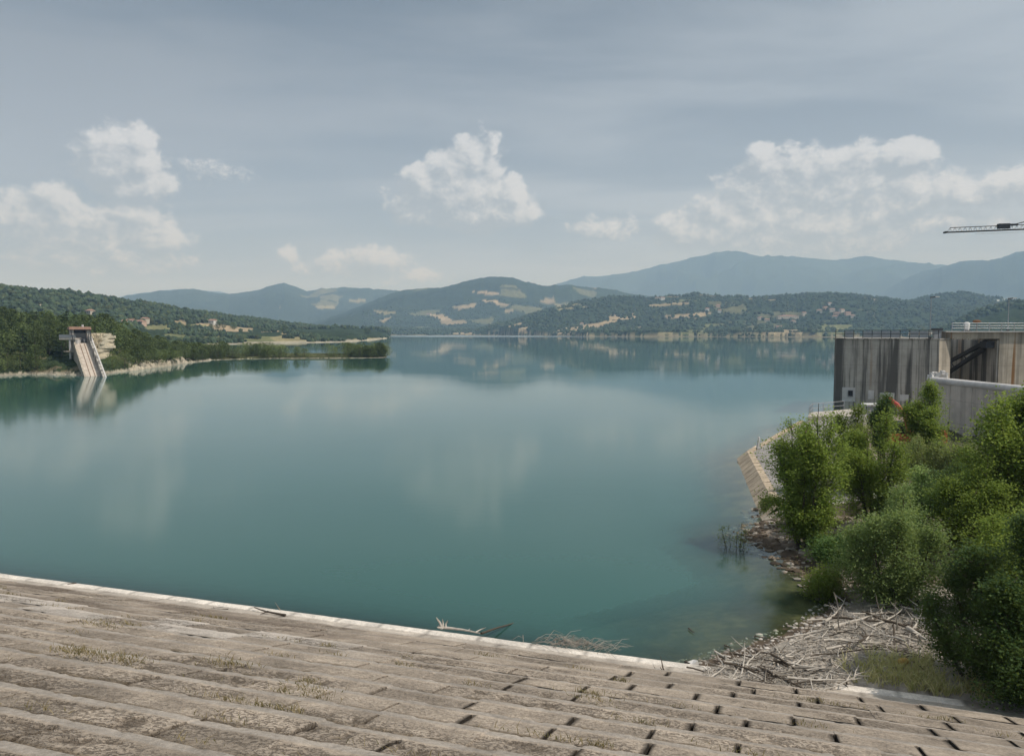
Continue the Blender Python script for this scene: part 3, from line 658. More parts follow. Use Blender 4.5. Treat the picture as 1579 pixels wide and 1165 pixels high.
def cu(U, S_, Z): return np.array([.17, .15, .10])*(.7+.7*fbm(U/1.1, S_/1.1, 68, 4)[..., None])
strip('submerged_slope', [(S0+.06, -.12), (S0+1, -.42), (S0+2.5, -.95), (S0+5, -1.7), (S0+9, -3.0), (S0+13, -4.2), (S0+40, -4.3)], cu)
tag(mesh_np('lake_bed', [(-700, 0, -4.4), (700, 0, -4.4), (700, 700, -4.4), (-700, 700, -4.4)], np.array([[0, 1, 2, 3]]), simple('lake_mud', (.04, .06, .04), .9)), kind='structure')
# ------------------------------------------------------------------ spillway block, piers, bridge
def xy_at(xp, Y): return PY(xp, 520, Y)[0]
def local(mb_build):
    return mb_build
def thing(name, label, cat, group=None, loc=(0, 0, 0), rz=0):
    return tag(empty(name, loc, rz), label, cat, group)
blk = thing('spillway_block', 'tall weathered concrete spillway block with dark run-off streaks, standing in the water at the right', 'spillway')
c0 = (46.8, 112.0); c1 = (59.4, 107.4); c2 = (61.75, 108.75)
MB().prism([c0, c1, c2, (66, 128), (57.5, 131)], -3, 10.86).build('wall', M['conc_dark'], blk)
ca_, sa_ = math.cos(math.atan2(c1[1]-c0[1], c1[0]-c0[0])), math.sin(math.atan2(c1[1]-c0[1], c1[0]-c0[0]))
dirb = np.array([ca_, sa_]); nb_ = np.array([sa_, -ca_]); rb = math.atan2(sa_, ca_)
def onface(a, off=0): return np.array(c0)+dirb*a+nb_*off          # along the face from its left corner
LF = float(np.hypot(c1[0]-c0[0], c1[1]-c0[1]))
MB().prism([tuple(onface(-.12, .12)), tuple(onface(LF+.05, .12)), (c2[0]+.12, c2[1]-.1), (66.2, 128), (57.3, 131.2)], 10.86, 11.05).build('coping', M['conc_dark'], blk)
d2 = np.array(c2)-np.array(c1); L2 = np.linalg.norm(d2); d2 /= L2; n2_ = np.array([d2[1], -d2[0]])
a_ = np.array(c1)+n2_*.03+d2*.02; b_2 = np.array(c2)+n2_*.03
MB().prism([tuple(a_), tuple(b_2), tuple(b_2-n2_*.028), tuple(a_-n2_*.028)], -2.9, 10.84).build('corner_facing', M['conc_warm'], blk)
for a0, wd, z0, z1 in ((1.15, 1.75, 1.9, 3.95), (4.6, .75, 2.3, 3.6), (6.1, 1.9, 1.9, 3.3), (8.7, 1.1, 2.2, 3.1)):
    c_ = onface(a0+wd/2, .02); pt = MB().box((c_[0], c_[1], (z0+z1)/2), (wd, .06, z1-z0), rb).build('repair_panel', M['conc_light'], blk)
c_ = onface(2.25, .08); wn = MB().box((c_[0], c_[1], 3.1), (.62, .10, .82), rb).build('window', M['glass_dark'], blk)
c_ = onface(2.25, .14); f = MB()
for dx, dz, w_, h_ in ((-.33, 0, .06, .9), (.33, 0, .06, .9), (0, .44, .72, .06), (0, -.44, .72, .06)):
    f.box((c_[0]+dirb[0]*dx, c_[1]+dirb[1]*dx, 3.1+dz), (w_, .05, h_), rb)
f.build('window_frame', M['steel'], wn)
# broken notch and loose rubble where the low wall meets the block
r_ = np.random.default_rng(5)
def rock(mb, c, s_, r_, sq=(1, 1, 1)):
    import itertools
    v = np.array([[a, b2, c2_] for a in (-1, 1) for b2 in (-1, 1) for c2_ in (-1, 1)], float)*.5
    v = v+r_.normal(0, .13, v.shape); v *= np.array(sq)*s_
    th = r_.uniform(0, 6.28); cc, ss = math.cos(th), math.sin(th); v = np.c_[v[:, 0]*cc-v[:, 1]*ss, v[:, 0]*ss+v[:, 1]*cc, v[:, 2]]+np.array(c)
    mb.add(v, [[0,1,3,2],[4,6,7,5],[0,4,5,1],[2,3,7,6],[0,2,6,4],[1,5,7,3]])
mb = MB()
for i in range(16): rock(mb, (46.6+r_.uniform(-.1, 1.8), 85.6+r_.uniform(-.3, .5), 6.9+r_.uniform(0, .9)*(1-i/20)), r_.uniform(.25, .6), r_)
o = mb.build('rubble_heap', M['conc_light']); tag(o, 'small heap of pale broken concrete at the left end of the rounded wall top', 'rubble')
# railing on the block
def railing(name, label, pts, zb, h, sp, mats, group=None, panels=None, rails=(1.0, .55)):
    root = thing(name, label, 'railing', group); pts = [np.array(p_, float) for p_ in pts]
    for pa, pb in zip(pts[:-1], pts[1:]):
        L = np.linalg.norm(pb-pa); d_ = (pb-pa)/L; n = max(1, int(round(L/sp)))
        za, zb_ = (zb, zb) if np.isscalar(zb) else zb
        for i in range(n+1):
            if i == n and pb is not pts[-1]: continue
            p_ = pa+d_*L*i/n; z = za+(zb_-za)*i/n
            MB().box((p_[0], p_[1], z+h/2), (.07, .07, h)).build('post', mats[0], root)
        for k in rails:
            MB().bar((*pa, za+h*k), (*pb, zb_+h*k), .032, 5).build('rail', mats[0], root)
        if panels:
            for i in range(n):
                if i in panels:
                    p_ = pa+d_*L*(i+.5)/n; MB().box((p_[0], p_[1], za+h*.48), (L/n-.14, .02, h*.8), math.atan2(d_[1], d_[0])).build('panel', mats[1], root)
    return root
railing('railing', 'dark post railing with grey infill panels along the top of the stained spillway block', [onface(.1, -.1), onface(LF-.1, -.15)], 11.05, 1.15, 1.25, (M['steel_dark'], M['panel']), None, (1, 3, 4, 5, 6, 8, 9))
# bridge and right pier
br = thing('spillway_bridge', 'pale concrete bridge beam spanning from the spillway block to the right pier', 'bridge')
bx0 = c2[0]-.4
MB().box(((bx0+92)/2, 110.3, 11.45), (92-bx0, 4.2, .9)).build('beam', M['conc_warm'], br)
MB().box(((bx0+92)/2-.4, 110.25, 11.985), (92-bx0+.9, 4.9, .17)).build('deck_edge', M['conc_light'], br)
pr = thing('spillway_pier', 'beige concrete spillway pier with rust streaks at the right edge, lit by the sun', 'pier')
MB().box((78.9, 118.2, 3.9), (21.2, 20, 14.2)).build('wall', M['conc_warm'], pr)
# inner side wall of the bay in shade, with the gate arms
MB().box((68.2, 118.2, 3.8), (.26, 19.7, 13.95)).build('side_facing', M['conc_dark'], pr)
railing('railing', 'long grey metal railing on the bridge deck to the right of the block', [(bx0+.1, 108.0), (91, 108.0)], 12.07, 1.1, 1.75, (M['steel'], M['steel']), None, None, (1.0, .68, .36))
ga = thing('radial_gate', 'dark steel gate arms slanting up inside the shaded spillway bay', 'gate')
for i, (z0, z1) in enumerate(((6.0, 10.4), (4.4, 9.6))):
    MB().hexa([(66.0, 121-i, z0-.22), (66.4, 121-i, z0-.22), (67.7, 110.2, z1-.3), (67.2, 110.2, z1-.3), (66.0, 121-i, z0+.22), (66.4, 121-i, z0+.22), (67.7, 110.2, z1+.3), (67.2, 110.2, z1+.3)]).build('arm', M['steel_dark'], ga)
MB().box((67.4, 109.6, 10.15), (1.2, 1.5, .9)).build('trunnion', M['steel_dark'], ga)
MB().box((64.8, 121.8, 4), (7.6, .4, 13)).build('skin_plate', M['steel_dark'], ga)
for i in range(3): MB().bar((66.2, 119.5-3*i, 6.2+1.3*i), (66.4, 118.5-3*i, 5.2+1.3*i), .1).build('strut', M['steel_dark'], ga)
# lamp posts
def lamp(x, Y, z0, z1, label):
    r0 = thing('lamp_post', label, 'lamp post', 'lamp posts on the spillway', (x, Y, z0))
    MB().tube([(0, 0, 0), (0, 0, (z1-z0)*.5), (0, 0, z1-z0)], [.075, .06, .045], 8).build('pole', M['steel'], r0)
    MB().box((0, 0, .1), (.3, .3, .2)).build('base', M['steel_dark'], r0)
    MB().bar((0, 0, z1-z0), (.9, 0, z1-z0+.12), .03).build('arm', M['steel'], r0)
    MB().hexa([(-.12, -.15, z1-z0+.0), (.5, -.15, z1-z0+.06), (.5, .15, z1-z0+.06), (-.12, .15, z1-z0), (-.12, -.12, z1-z0+.14), (.5, -.12, z1-z0+.2), (.5, .12, z1-z0+.2), (-.12, .12, z1-z0+.14)]).build('lamp_head', M['steel_dark'], r0)
    MB().box((.82, 0, z1-z0+.14), (.5, .3, .12)).build('lamp_head', M['white'], r0)
lamp(PY(1436.5, 500, 109)[0], 109.3, 11.05, PY(1436, 459, 109.3)[2], 'slim grey lamp post standing on the stained block at the railing corner')
lamp(PY(1556.5, 500, 110)[0], 110.3, 12.07, PY(1556, 461, 110.3)[2], 'slim grey lamp post standing on the bridge deck near the right edge')
o = thing('control_cabinet', 'small grey cabinet with a dark lid beside the railing corner on the block', 'cabinet', None, (PY(1446.5, 515, 108.3)[0], 108.6, 11.05))
MB().box((0, 0, .55), (1.0, .5, 1.1)).build('body', M['steel'], o); MB().box((0, -.02, 1.25), (1.3, .7, .3)).build('lid', M['steel_dark'], o)
o = thing('siren', 'small dark siren on a short post behind the bridge railing', 'siren', None, (PY(1506, 500, 112)[0], 112, 12.07))
MB().bar((0, 0, 0), (0, 0, 1.2), .07, 8).build('post', M['steel_dark'], o); MB().tube([(0, 0, 1.2), (0, 0, 1.35), (0, 0, 1.5), (0, 0, 1.62)], [.25, .62, .5, .15], 10).build('horn', M['rust'], o)
o = thing('white_box', 'small white rounded box seen over the bridge railing', 'box', None, (PY(1491, 500, 112)[0], 112, 12.07))
MB().tube([(0, 0, 0), (0, 0, .95), (0, 0, 1.2), (0, 0, 1.3)], [.3, .42, .36, .15], 10).build('shell', M['white'], o); MB().box((0, 0, .05), (1, 1, .1)).build('base', M['steel_dark'], o)

# low wall with the rounded top in front of the spillway
lw = thing('retaining_wall', 'light grey concrete retaining wall with a rounded white cap running toward the viewer at the right', 'wall')
WA0 = np.array([46.3, 85.2]); WB0 = np.array([47.4, 63.0]); dw = (WB0-WA0); Lw = np.linalg.norm(dw); dw /= Lw; nw = np.array([dw[1], -dw[0]])   # nw points left
nw = -nw if nw[0] > 0 else nw
def wp(a, o): return tuple(WA0+dw*a+nw*o)
MB().prism([wp(0, 0), wp(Lw, 0), wp(Lw, -1.1), wp(0, -1.1)][::1], -1.5, 6.62).build('wall', M['conc_grey'], lw)
MB().tube([(*wp(-.15, -.25), 6.62), (*wp(Lw/2, -.25), 6.62), (*wp(Lw+.1, -.25), 6.62)], .40, 14).build('cap', M['conc_light'], lw, smooth=True)
bt = MB(); 
for k_ in range(1, 6): bt.box((*wp(k_*3.6, .012), 2.6), (.05, .02, 7.8), math.atan2(dw[1], dw[0])+R(90))
bt.build('form_joint', M['conc_dark'], lw)
# fence in front of the wall
fe = thing('wire_fence', 'dark wire mesh fence on posts at the foot of the grey retaining wall', 'fence')
fa = np.array([41.5, 77.0]); fb = np.array([49.0, 73.5]); fa = PY(1462, 660, 77)[:2]; fb = PY(1600, 668, 71)[:2]
fl = np.linalg.norm(fb-fa); fd = (fb-fa)/fl
for i in range(4):
    p_ = fa+fd*(fl*i/3.0); MB().bar((*p_, .3), (*p_, 3.0), .07, 6).build('post', M['steel_dark'], fe)
mb = MB()
for i in range(int(fl/.3)): p_ = fa+fd*i*.3; mb.bar((*p_, .9), (*p_, 2.5), .011, 3)
for k in range(7): mb.bar((*fa, .9+k*.26), (*fb, .9+k*.26), .012, 3)
mb.build('mesh', M['steel_dark'], fe)
MB().box((*(fa+fb)/2, .75), (fl, .14, .34), math.atan2(fd[1], fd[0])).build('bottom_rail', M['steel_dark'], fe)
MB().box((*(fa+fb)/2, .25), (fl, .5, .6), math.atan2(fd[1], fd[0])).build('kerb', M['conc_light'], fe)

# grey switch cabin and red machine at the foot of the block, mostly behind the trees
cb = thing('site_cabin', 'small grey cabin with a white flat roof against the foot of the stained block', 'cabin', None, (PY(1342, 620, 96)[0], 96, 0))
cb.scale = (.62, .62, .88)
MB().box((0, 0, 1.6), (2.6, 2.2, 3.2)).build('wall', M['steel'], cb)
MB().box((.4, 0, 3.32), (3.3, 2.7, .22)).build('roof', M['white'], cb)
MB().box((.75, -1.12, 2.2), (.9, .06, 1.0)).build('window', M['glass_dark'], cb)
MB().box((-.6, -1.13, 1.4), (.5, .06, 2.4)).build('door', M['conc_light'], cb)
for s_ in (-1, 1): MB().box((s_*1.28, -1.14, 1.6), (.12, .12, 3.2)).build('post', M['steel_dark'], cb)
rm = thing('loader', 'red construction machine with a sloping boom, half hidden behind the trees by the block', 'loader', None, (36.0, 74.5, 0))
pa_ = PY(1370, 613, 75); pb_ = PY(1396, 640, 74); pc_ = PY(1404, 672, 73)
bm = MB(); L_ = np.array([36.0, 74.5, 0]); 
bm.tube([pa_-L_, (pa_+pb_)/2-L_+np.array([0, 0, .18]), pb_-L_, pc_-L_], [.16, .22, .25, .26], 8); bm.build('boom', M['red'], rm)
MB().box((2.2, 0, 1.55), (3.6, 2.0, 1.3)).build('body', M['red'], rm)
MB().box((1.4, 0, 2.7), (1.3, 1.5, 1.2)).build('cab', M['glass_dark'], rm)
MB().box((4.9, -.6, 1.9), (1.4, 1.3, 1.2)).build('counterweight', M['red'], rm)
for x_ in (.6, 3.6):
    for y_ in (-1.05, 1.05):
        th = np.linspace(-.2, .2, 3); MB().tube([(x_, y_+v, .62) for v in (-.2, -.17, .17, .2)], [.45, .62, .62, .45], 16).build('wheel', M['tyre'], rm)

# railed platform at the corner of the lined bank
pf = thing('concrete_platform', 'low concrete platform with patchy weeds left of the spillway block', 'platform')
MB().prism([(36.6, 95.0), (47.5, 95.0), (49, 106), (38.5, 99.5)], -1.5, 1.55).build('slab', M['conc_grey'], pf)
railing('railing', 'thin grey pipe railing on the low platform left of the block', [(36.9, 95.4), (38.8, 99.3), (44.5, 103.0)], 1.55, 1.15, 2.2, (M['steel'], M['steel']), None, None, (1.0, .5))

# concrete lined spur: kerb with joints and sloping slabs
sp_ = thing('lined_bank', 'spur of sloping grey concrete slabs edged by a beige jointed kerb reaching into the lake', 'embankment')
T = [np.array(p_) for p_ in ((16.1, 48.7), (21.4, 72.4), (35.6, 97.2))]
def offs(k):                            # offset polyline inland
    d1 = (T[1]-T[0])/np.linalg.norm(T[1]-T[0]); d2_ = (T[2]-T[1])/np.linalg.norm(T[2]-T[1])
    n1_ = np.array([d1[1], -d1[0]]); n2b = np.array([d2_[1], -d2_[0]]); mt = (n1_+n2b); mt /= mt@n1_
    return [T[0]+n1_*k, T[1]+mt*k, T[2]+n2b*k]
def band(prof, nseg, seg_gap=0, cols=None, joint=1.6):
    V = []; Q = []; C = []; n0 = 0; P_ = [offs(k) for k, _ in prof]
    for sgi in range(2):
        L = np.linalg.norm(T[sgi+1]-T[sgi]); n = max(1, int(L/joint))
        for i in range(n):
            t0, t1 = i/n+.035/L*1.6, (i+1)/n-.035/L*1.6
            sh = rng.uniform(.85, 1.12)
            for t_ in (t0, t1):
                for (k, z), P3 in zip(prof, P_):
                    p_ = P3[sgi]*(1-t_)+P3[sgi+1]*t_; V.append((*p_, z+rng.normal(0, .008))); C.append(np.array(cols)*sh)
            m_ = len(prof)
            Q += [[n0+j, n0+m_+j, n0+m_+j+1, n0+j+1] for j in range(m_-1)]; Q.append([n0+m_-1-0, n0+2*m_-1, n0+m_, n0]) if False else None
            n0 += 2*m_
    Q = [f_ for f_ in Q if f_]
    return np.array(V), np.array(Q), np.array(C)
V, Q_, C = band([(-.9, -1.2), (-.15, .0), (.55, .62), (.75, .80), (1.25, .86), (1.3, .5)], 0, 0, (.47, .385, .28), 1.7); mesh_np('kerb', V, Q_[:, ::-1], M['dam'], sp_, attrs={'col': C})
V, Q_, C = band([(-.7, -1.3), (.45, .45), (1.2, .72)], 0, 0, (.20, .15, .10), 80); mesh_np('kerb_core', V, Q_[:, ::-1], M['dam'], sp_, attrs={'col': C})
V, Q_, C = band([(1.32, .72), (4.4, 1.25), (8.6, 2.1), (8.8, .6)], 0, 0, (.28, .265, .25), 5.2); mesh_np('slab', V, Q_[:, ::-1], M['dam'], sp_, attrs={'col': C})
V, Q_, C = band([(1.28, .66), (8.6, 2.02), (8.7, .5)], 0, 0, (.09, .08, .07), 80); mesh_np('slab_bed', V, Q_[:, ::-1], M['dam'], sp_, attrs={'col': C})
e0 = offs(1.3)[0]; e1 = offs(8.6)[0]; e2 = offs(-.15)[0]; ev = (T[0]-T[1])/np.linalg.norm(T[1]-T[0])
MB().hexa([(*(e2+ev*.02), -1), (*(e2+ev*.9), -1), (*(e0+ev*.9), -1), (*(e0+ev*.02), -1), (*(e2+ev*.02), .12), (*(e2+ev*.5), .05), (*(e0+ev*.5), .55), (*(e0+ev*.02), .84)]).build('end_block', M['conc_warm'], sp_)
MB().hexa([(*(e0+ev*.01), -1), (*(e0+ev*.25), -1), (*(e1+ev*.25), -1), (*(e1+ev*.01), -1), (*(e0+ev*.01), .7), (*(e0+ev*.25), .7), (*(e1+ev*.25), 2.1), (*(e1+ev*.01), 2.1)]).build('edge_beam', M['conc_warm'], sp_)
ps = PZ(1170, 690, .9); o = thing('gauge_post', 'small white post standing on the kerb of the slab-lined spur', 'post', None, (ps[0], ps[1], .8))
MB().hexa([(-.2, -.2, 0), (.2, -.2, 0), (.2, .2, 0), (-.2, .2, 0), (-.1, -.1, .75), (.1, -.1, .75), (.1, .1, .75), (-.1, .1, .75)]).build('plinth', M['conc_light'], o); MB().bar((0, 0, .7), (0, 0, 1.15), .1, 6).build('cap', M['white'], o)

# tower crane: jib with tie rods reaches in from beyond the right edge
cr = thing('tower_crane', 'dark lattice crane jib reaching into the sky from the right edge', 'crane')
J0 = PY(1457, 358.3, 150); J1 = PY(1579, 353.5, 147.5); jd = (J1-J0)/np.linalg.norm(J1-J0); JL = 46.0
J2 = J0+jd*JL; sdv = np.cross(jd, (0, 0, 1)); sdv /= np.linalg.norm(sdv); upv = np.array([0, 0, 1.0])
mb = MB()
for s_ in (-.45, .45): mb.bar(J0+sdv*s_, J2+sdv*s_, .09, 4)
mb.build('lower_chord', M['steel_dark'], cr)
MB().bar(J0+jd*.9+upv*.85, J2+upv*.85, .075, 4).build('upper_chord', M['steel_dark'], cr)
mb = MB(); k = 0.9
while k < JL:
    for s_ in (-.45, .45):
        mb.bar(J0+jd*k+upv*.85, J0+jd*(k+.45)+sdv*s_, .03, 3); mb.bar(J0+jd*k+upv*.85, J0+jd*(k-.45)+sdv*s_, .03, 3)
    k += .9
mb.build('lacing', M['steel'], cr)
MB().box(J0+jd*.1, (.5, 1.1, .3), math.atan2(jd[1], jd[0])).build('tip', M['steel_dark'], cr)
Jn = J0+(PY(1546, 352, 148.5)-J0)@jd*jd
MB().box(Jn+upv*.75, (2.0, .9, .9), math.atan2(jd[1], jd[0])).build('trolley_winch', M['steel_dark'], cr)
MB().box(Jn+jd*1.7+upv*.95, (1.5, .4, .35), math.atan2(jd[1], jd[0])).build('winch_arm', M['steel_dark'], cr)
apex = J2+upv*9
MB().bar(Jn+jd*1.5+upv*.9, apex, .09, 4).build('tie_rod', M['steel_dark'], cr)
MB().bar(Jn-jd*5-upv*.55, J2-upv*.5, .02, 3).build('hoist_cable', M['steel'], cr)
mb = MB(); mx_, my_ = J2[0], J2[1]; zt_ = J2[2]
for sx in (-.8, .8):
    for sy in (-.8, .8): mb.bar((mx_+sx, my_+sy, 0), (mx_+sx, my_+sy, zt_), .1, 4)
for i in range(int(zt_/1.6)):
    z_ = i*1.6
    mb.bar((mx_-.8, my_-.8, z_), (mx_+.8, my_-.8, z_+1.6), .05, 3); mb.bar((mx_-.8, my_+.8, z_+1.6), (mx_-.8, my_-.8, z_), .05, 3)
mb.build('mast', M['steel_dark'], cr)
mb = MB(); mb.bar(J2+jd*.5, apex, .12, 4); mb.bar(J2-jd*.5, apex, .12, 4); mb.build('apex_frame', M['steel_dark'], cr)
MB().bar(J2, J2+jd*14, .35, 4).build('counter_jib', M['steel_dark'], cr)
MB().box(J2+jd*13-upv*1.2, (2.5, 1.6, 2.4), math.atan2(jd[1], jd[0])).build('counterweight', M['conc_grey'], cr)

# ------------------------------------------------------------------ intake gate house with its ramp on the left shore
foot = np.array([-112.6, 207.0]); ax_ = np.array([-14.4, 21.0]); ax_ /= np.linalg.norm(ax_); lt_ = np.array([-ax_[1], ax_[0]])  # lt_ points left
def gp_(a, l, z): p_ = foot+ax_*a+lt_*l; return (p_[0], p_[1], z)
SLP = 8.6/25.4
gt = thing('intake_ramp', 'long sloping concrete ramp between two walls running down into the lake on the left shore', 'ramp')
def sloped(name, a0, a1, l0, l1, h0, h1, mat, par, zb=-3, drop=None):
    z = lambda a: a*SLP
    bot = (lambda a: max(-6, z(a)-drop)) if drop else (lambda a: zb)
    return MB().hexa([gp_(a0, l0, bot(a0)), gp_(a0, l1, bot(a0)), gp_(a1, l1, bot(a1)), gp_(a1, l0, bot(a1)), gp_(a0, l0, z(a0)+h0), gp_(a0, l1, z(a0)+h0), gp_(a1, l1, z(a1)+h1), gp_(a1, l0, z(a1)+h1)]).build(name, mat, par)
M['ramp'] = concrete('ramp_concrete', (.50, .44, .37), .1, .25)
sloped('ramp_floor', -8, 25.4, -1.75, 1.75, 0, 0, M['ramp'], gt, -4)
sloped('wall', -9, 27, 1.76, 2.15, .55, .55, M['conc_warm'], gt, -4)
sloped('wall', -9, 27, -2.3, -1.76, 1.9, 1.9, M['conc_dark'], gt, -4)  # darker concrete paints in the shade on this wall's inner side
sloped('wall_coping', -9, 27, -2.62, -2.31, 2.0, 2.0, M['conc_light'], gt, -4)
sloped('rail', -8, 25, .5, .62, .08, .08, M['rust'], gt, None, .1); sloped('rail', -8, 25, -.62, -.5, .08, .08, M['rust'], gt, None, .1)
hs = thing('gate_house', 'small gate house with a reddish roof on concrete legs at the top of the ramp', 'building')
zf_ = 25.4*SLP
for l0 in (2.3, -1.9):
    MB().hexa([gp_(26, l0-.4, 5), gp_(26, l0+.45, 5), gp_(31, l0+.45, 5), gp_(31, l0-.4, 5), gp_(26, l0-.4, 12.6), gp_(26, l0+.45, 12.6), gp_(31, l0+.45, 12.6), gp_(31, l0-.4, 12.6)]).build('leg', M['conc_grey'], hs)
MB().hexa([gp_(29, -1.5, 6), gp_(29, 1.9, 6), gp_(31, 1.9, 6), gp_(31, -1.5, 6), gp_(29, -1.5, 11.9), gp_(29, 1.9, 11.9), gp_(31, 1.9, 11.9), gp_(31, -1.5, 11.9)]).build('wall', M['conc_light'], hs)
MB().hexa([gp_(28.8, -1.45, 11.55), gp_(28.8, 1.85, 11.55), gp_(30, 1.85, 11.55), gp_(30, -1.45, 11.55), gp_(28.8, -1.45, 12.6), gp_(28.8, 1.85, 12.6), gp_(30, 1.85, 12.6), gp_(30, -1.45, 12.6)]).build('window', M['glass_dark'], hs)
rf = MB().hexa([gp_(25.3, -2.7, 12.6), gp_(25.3, 3.2, 12.6), gp_(31.6, 3.2, 12.6), gp_(31.6, -2.7, 12.6), gp_(25.5, -2.5, 13.35), gp_(25.5, 3.0, 13.35), gp_(31.4, 3.0, 13.45), gp_(31.4, -2.5, 13.45)]).build('roof', M['tile'], hs)
MB().box(gp_(28, -.6, 13.7), (.4, .4, .7)).build('chimney', M['white'], rf)
for z_ in (9.7, 8.75): MB().hexa([gp_(26.1, -1.45, z_), gp_(26.1, 1.8, z_), gp_(26.4, 1.8, z_), gp_(26.4, -1.45, z_), gp_(26.1, -1.45, z_+.25), gp_(26.1, 1.8, z_+.25), gp_(26.4, 1.8, z_+.25), gp_(26.4, -1.45, z_+.25)]).build('cross_beam', M['steel_dark'], hs)
for l_ in (-.7, .3, 1.1): MB().box(gp_(26.2, l_, 9.2), (.28, .28, 1.3)).build('gate_hoist', M['steel'], hs)
for sgn in (1, -1):
    l_ = 2.5*sgn+.15; MB().bar(gp_(25.9, l_, 12.5), gp_(21.5, l_*.92, 8.8), .14, 4).build('brace', M['steel_dark'], hs)
pl_ = thing('side_platform', 'grey concrete side platform on columns left of the gate house', 'platform')
pc0 = PY(97, 520, 228); pc1 = PY(116, 520, 226)
def bx2(x0_, x1_, y0_, y1_, z0_, z1_): return MB().box(((x0_+x1_)/2, (y0_+y1_)/2, (z0_+z1_)/2), (x1_-x0_, y1_-y0_, z1_-z0_))
bx2(pc0[0], pc1[0], 226, 230, 9.6, 10.1).build('deck', M['conc_grey'], pl_); bx2(pc0[0], pc1[0], 226, 226.15, 10.2, 11.1).build('parapet', M['steel'], pl_)
bx2(PY(105.5, 520, 226)[0], PY(108, 520, 226)[0], 226.1, 226.7, 4, 9.58).build('column', M['conc_light'], pl_); bx2(PY(114, 520, 226)[0], PY(118, 520, 226)[0], 226.4, 228, 3, 9.58).build('column', M['conc_light'], pl_)
bx2(PY(98, 520, 226)[0], PY(114, 520, 226)[0], 225.8, 229.8, 6.0, 6.4).build('lower_deck', M['conc_warm'], pl_)
# layered pale rock cutting right of the gate house
rc = MB(); r_ = np.random.default_rng(12)
for i in range(14):
    z0_ = 2.6+i*.62; x0_ = PY(139.5, 520, 236)[0]; x1_ = PY(np.interp(i, [0, 4, 8, 13], [163, 158, 160, 158.5])+r_.uniform(-1.2, 1.2), 520, 236)[0]; n = 11
    for k in range(n):
        xa = x0_+(x1_-x0_)*(k+r_.uniform(-.2, .2))/n; dy = (13-i)*-.42+r_.uniform(-.5, .5)
        rc.box((xa+(x1_-x0_)/n/2, 240+dy, z0_+.3+r_.uniform(-.12, .12)), ((x1_-x0_)/n*r_.uniform(.95, 1.6), 8+r_.uniform(-.5, .5), .62+r_.uniform(0, .25)), r_.uniform(-.15, .15))
M['rockm'] = simple('pale_layered_rock', (.56, .50, .38), .9, .25, .9, bump=.8)
tag(rc.build('rock_cutting', M['rockm']), 'pale layered rock cutting just right of the gate house', 'rock face')

# ------------------------------------------------------------------ houses on the far hills
def house(name, p_, w_, d_, h_, rz, wallm, label, group=None, hip=False, win=3):
    r0 = thing(name, label, 'house', group, p_, rz)
    MB().box((0, 0, h_/2-1.5), (w_, d_, h_+3)).build('wall', wallm, r0)
    e = .5; rh = d_*.24; i_ = w_*.3 if hip else 0
    MB().add([(-w_/2-e, -d_/2-e, h_+.004), (w_/2+e, -d_/2-e, h_+.004), (w_/2+e, d_/2+e, h_+.004), (-w_/2-e, d_/2+e, h_+.004), (-w_/2-e+i_, 0, h_+rh), (w_/2+e-i_, 0, h_+rh)], [[0,1,5,4],[2,3,4,5],[3,2,1,0]], [[1,2,5],[3,0,4]]).build('roof', M['tile'], r0)
    for k in range(win):
        MB().box((-w_/2+(k+.5)*w_/win, -d_/2-.04, h_*.62), (1.1, .1, 1.4)).build('window', M['glass_dark'], r0)
    return r0
hl = [(1262, 481, 14, M['plaster'], 'pale house with a tiled roof at the left end of the hillside village'), (1271, 476, 11, M['plaster_b'], 'small pinkish house, upper left of the hillside village'),
 (1281, 479, 13, M['plaster'], 'pale house in the upper row of the hillside village, second from the left'), (1289, 484, 17, M['plaster_b'], 'large pinkish house in the middle of the hillside village'),
 (1297, 480, 12, M['plaster'], 'pale house, upper right of the hillside village'), (1305, 484, 14, M['plaster_b'], 'pinkish house near the right end of the hillside village'),
 (1313, 488, 12, M['plaster'], 'pale house, rightmost of the hillside village'), (1285, 490, 12, M['stone_b'], 'grey stone house, lowest of the hillside village'), (1277, 471.5, 9, M['white'], 'tiny white house at the top of the hillside village'),
 (1172, 491, 16, M['plaster'], 'pale farmhouse left of the long orange-roofed building'), (1182, 495, 12, M['plaster'], 'small pale house below and left of the long orange-roofed building'),
 (1200, 505, 14, M['plaster_b'], 'pinkish lakeside house among trees below the long building'), (1222, 497, 12, M['stone_b'], 'grey house right below the long building'),
 (1089, 478, 9, M['white'], 'tiny white house above the long stubble field'), (1108, 480, 8, M['white'], 'tiny white house at the right end of the stubble field'),
 (1012, 461, 12, M['plaster'], 'pale hamlet house on the ridge, left of the hill summit'), (1020, 462, 12, M['white'], 'white hamlet house on the ridge beside the pale one'), (1106, 472, 10, M['plaster_b'], 'pinkish house high on the wooded hill'),
 (897, 500, 10, M['plaster'], 'small pale farmhouse at the edge of the stubble field'), (662, 486, 12, M['plaster'], 'pale farmhouse on the middle hills'), (1238, 487, 11, M['plaster'], 'pale house right of the long orange-roofed building')]
for i, (x_, y_, w_, mt, lb) in enumerate(hl):
    p_ = hit(x_, y_+2, 1500); k = math.hypot(p_[0], p_[1])/2500*1.15
    house('house', p_, w_*k, 9*k, 6.0*k, R((i*37) % 50-25), mt, lb, 'houses on the far hills', i % 3 == 0, 3)
p_ = hit(1213, 491, 1500); house('long_building', p_, 62, 14, 6.5, R(4), M['plaster'], 'long low building with an orange tiled roof on the wooded far hill', None, True, 9)
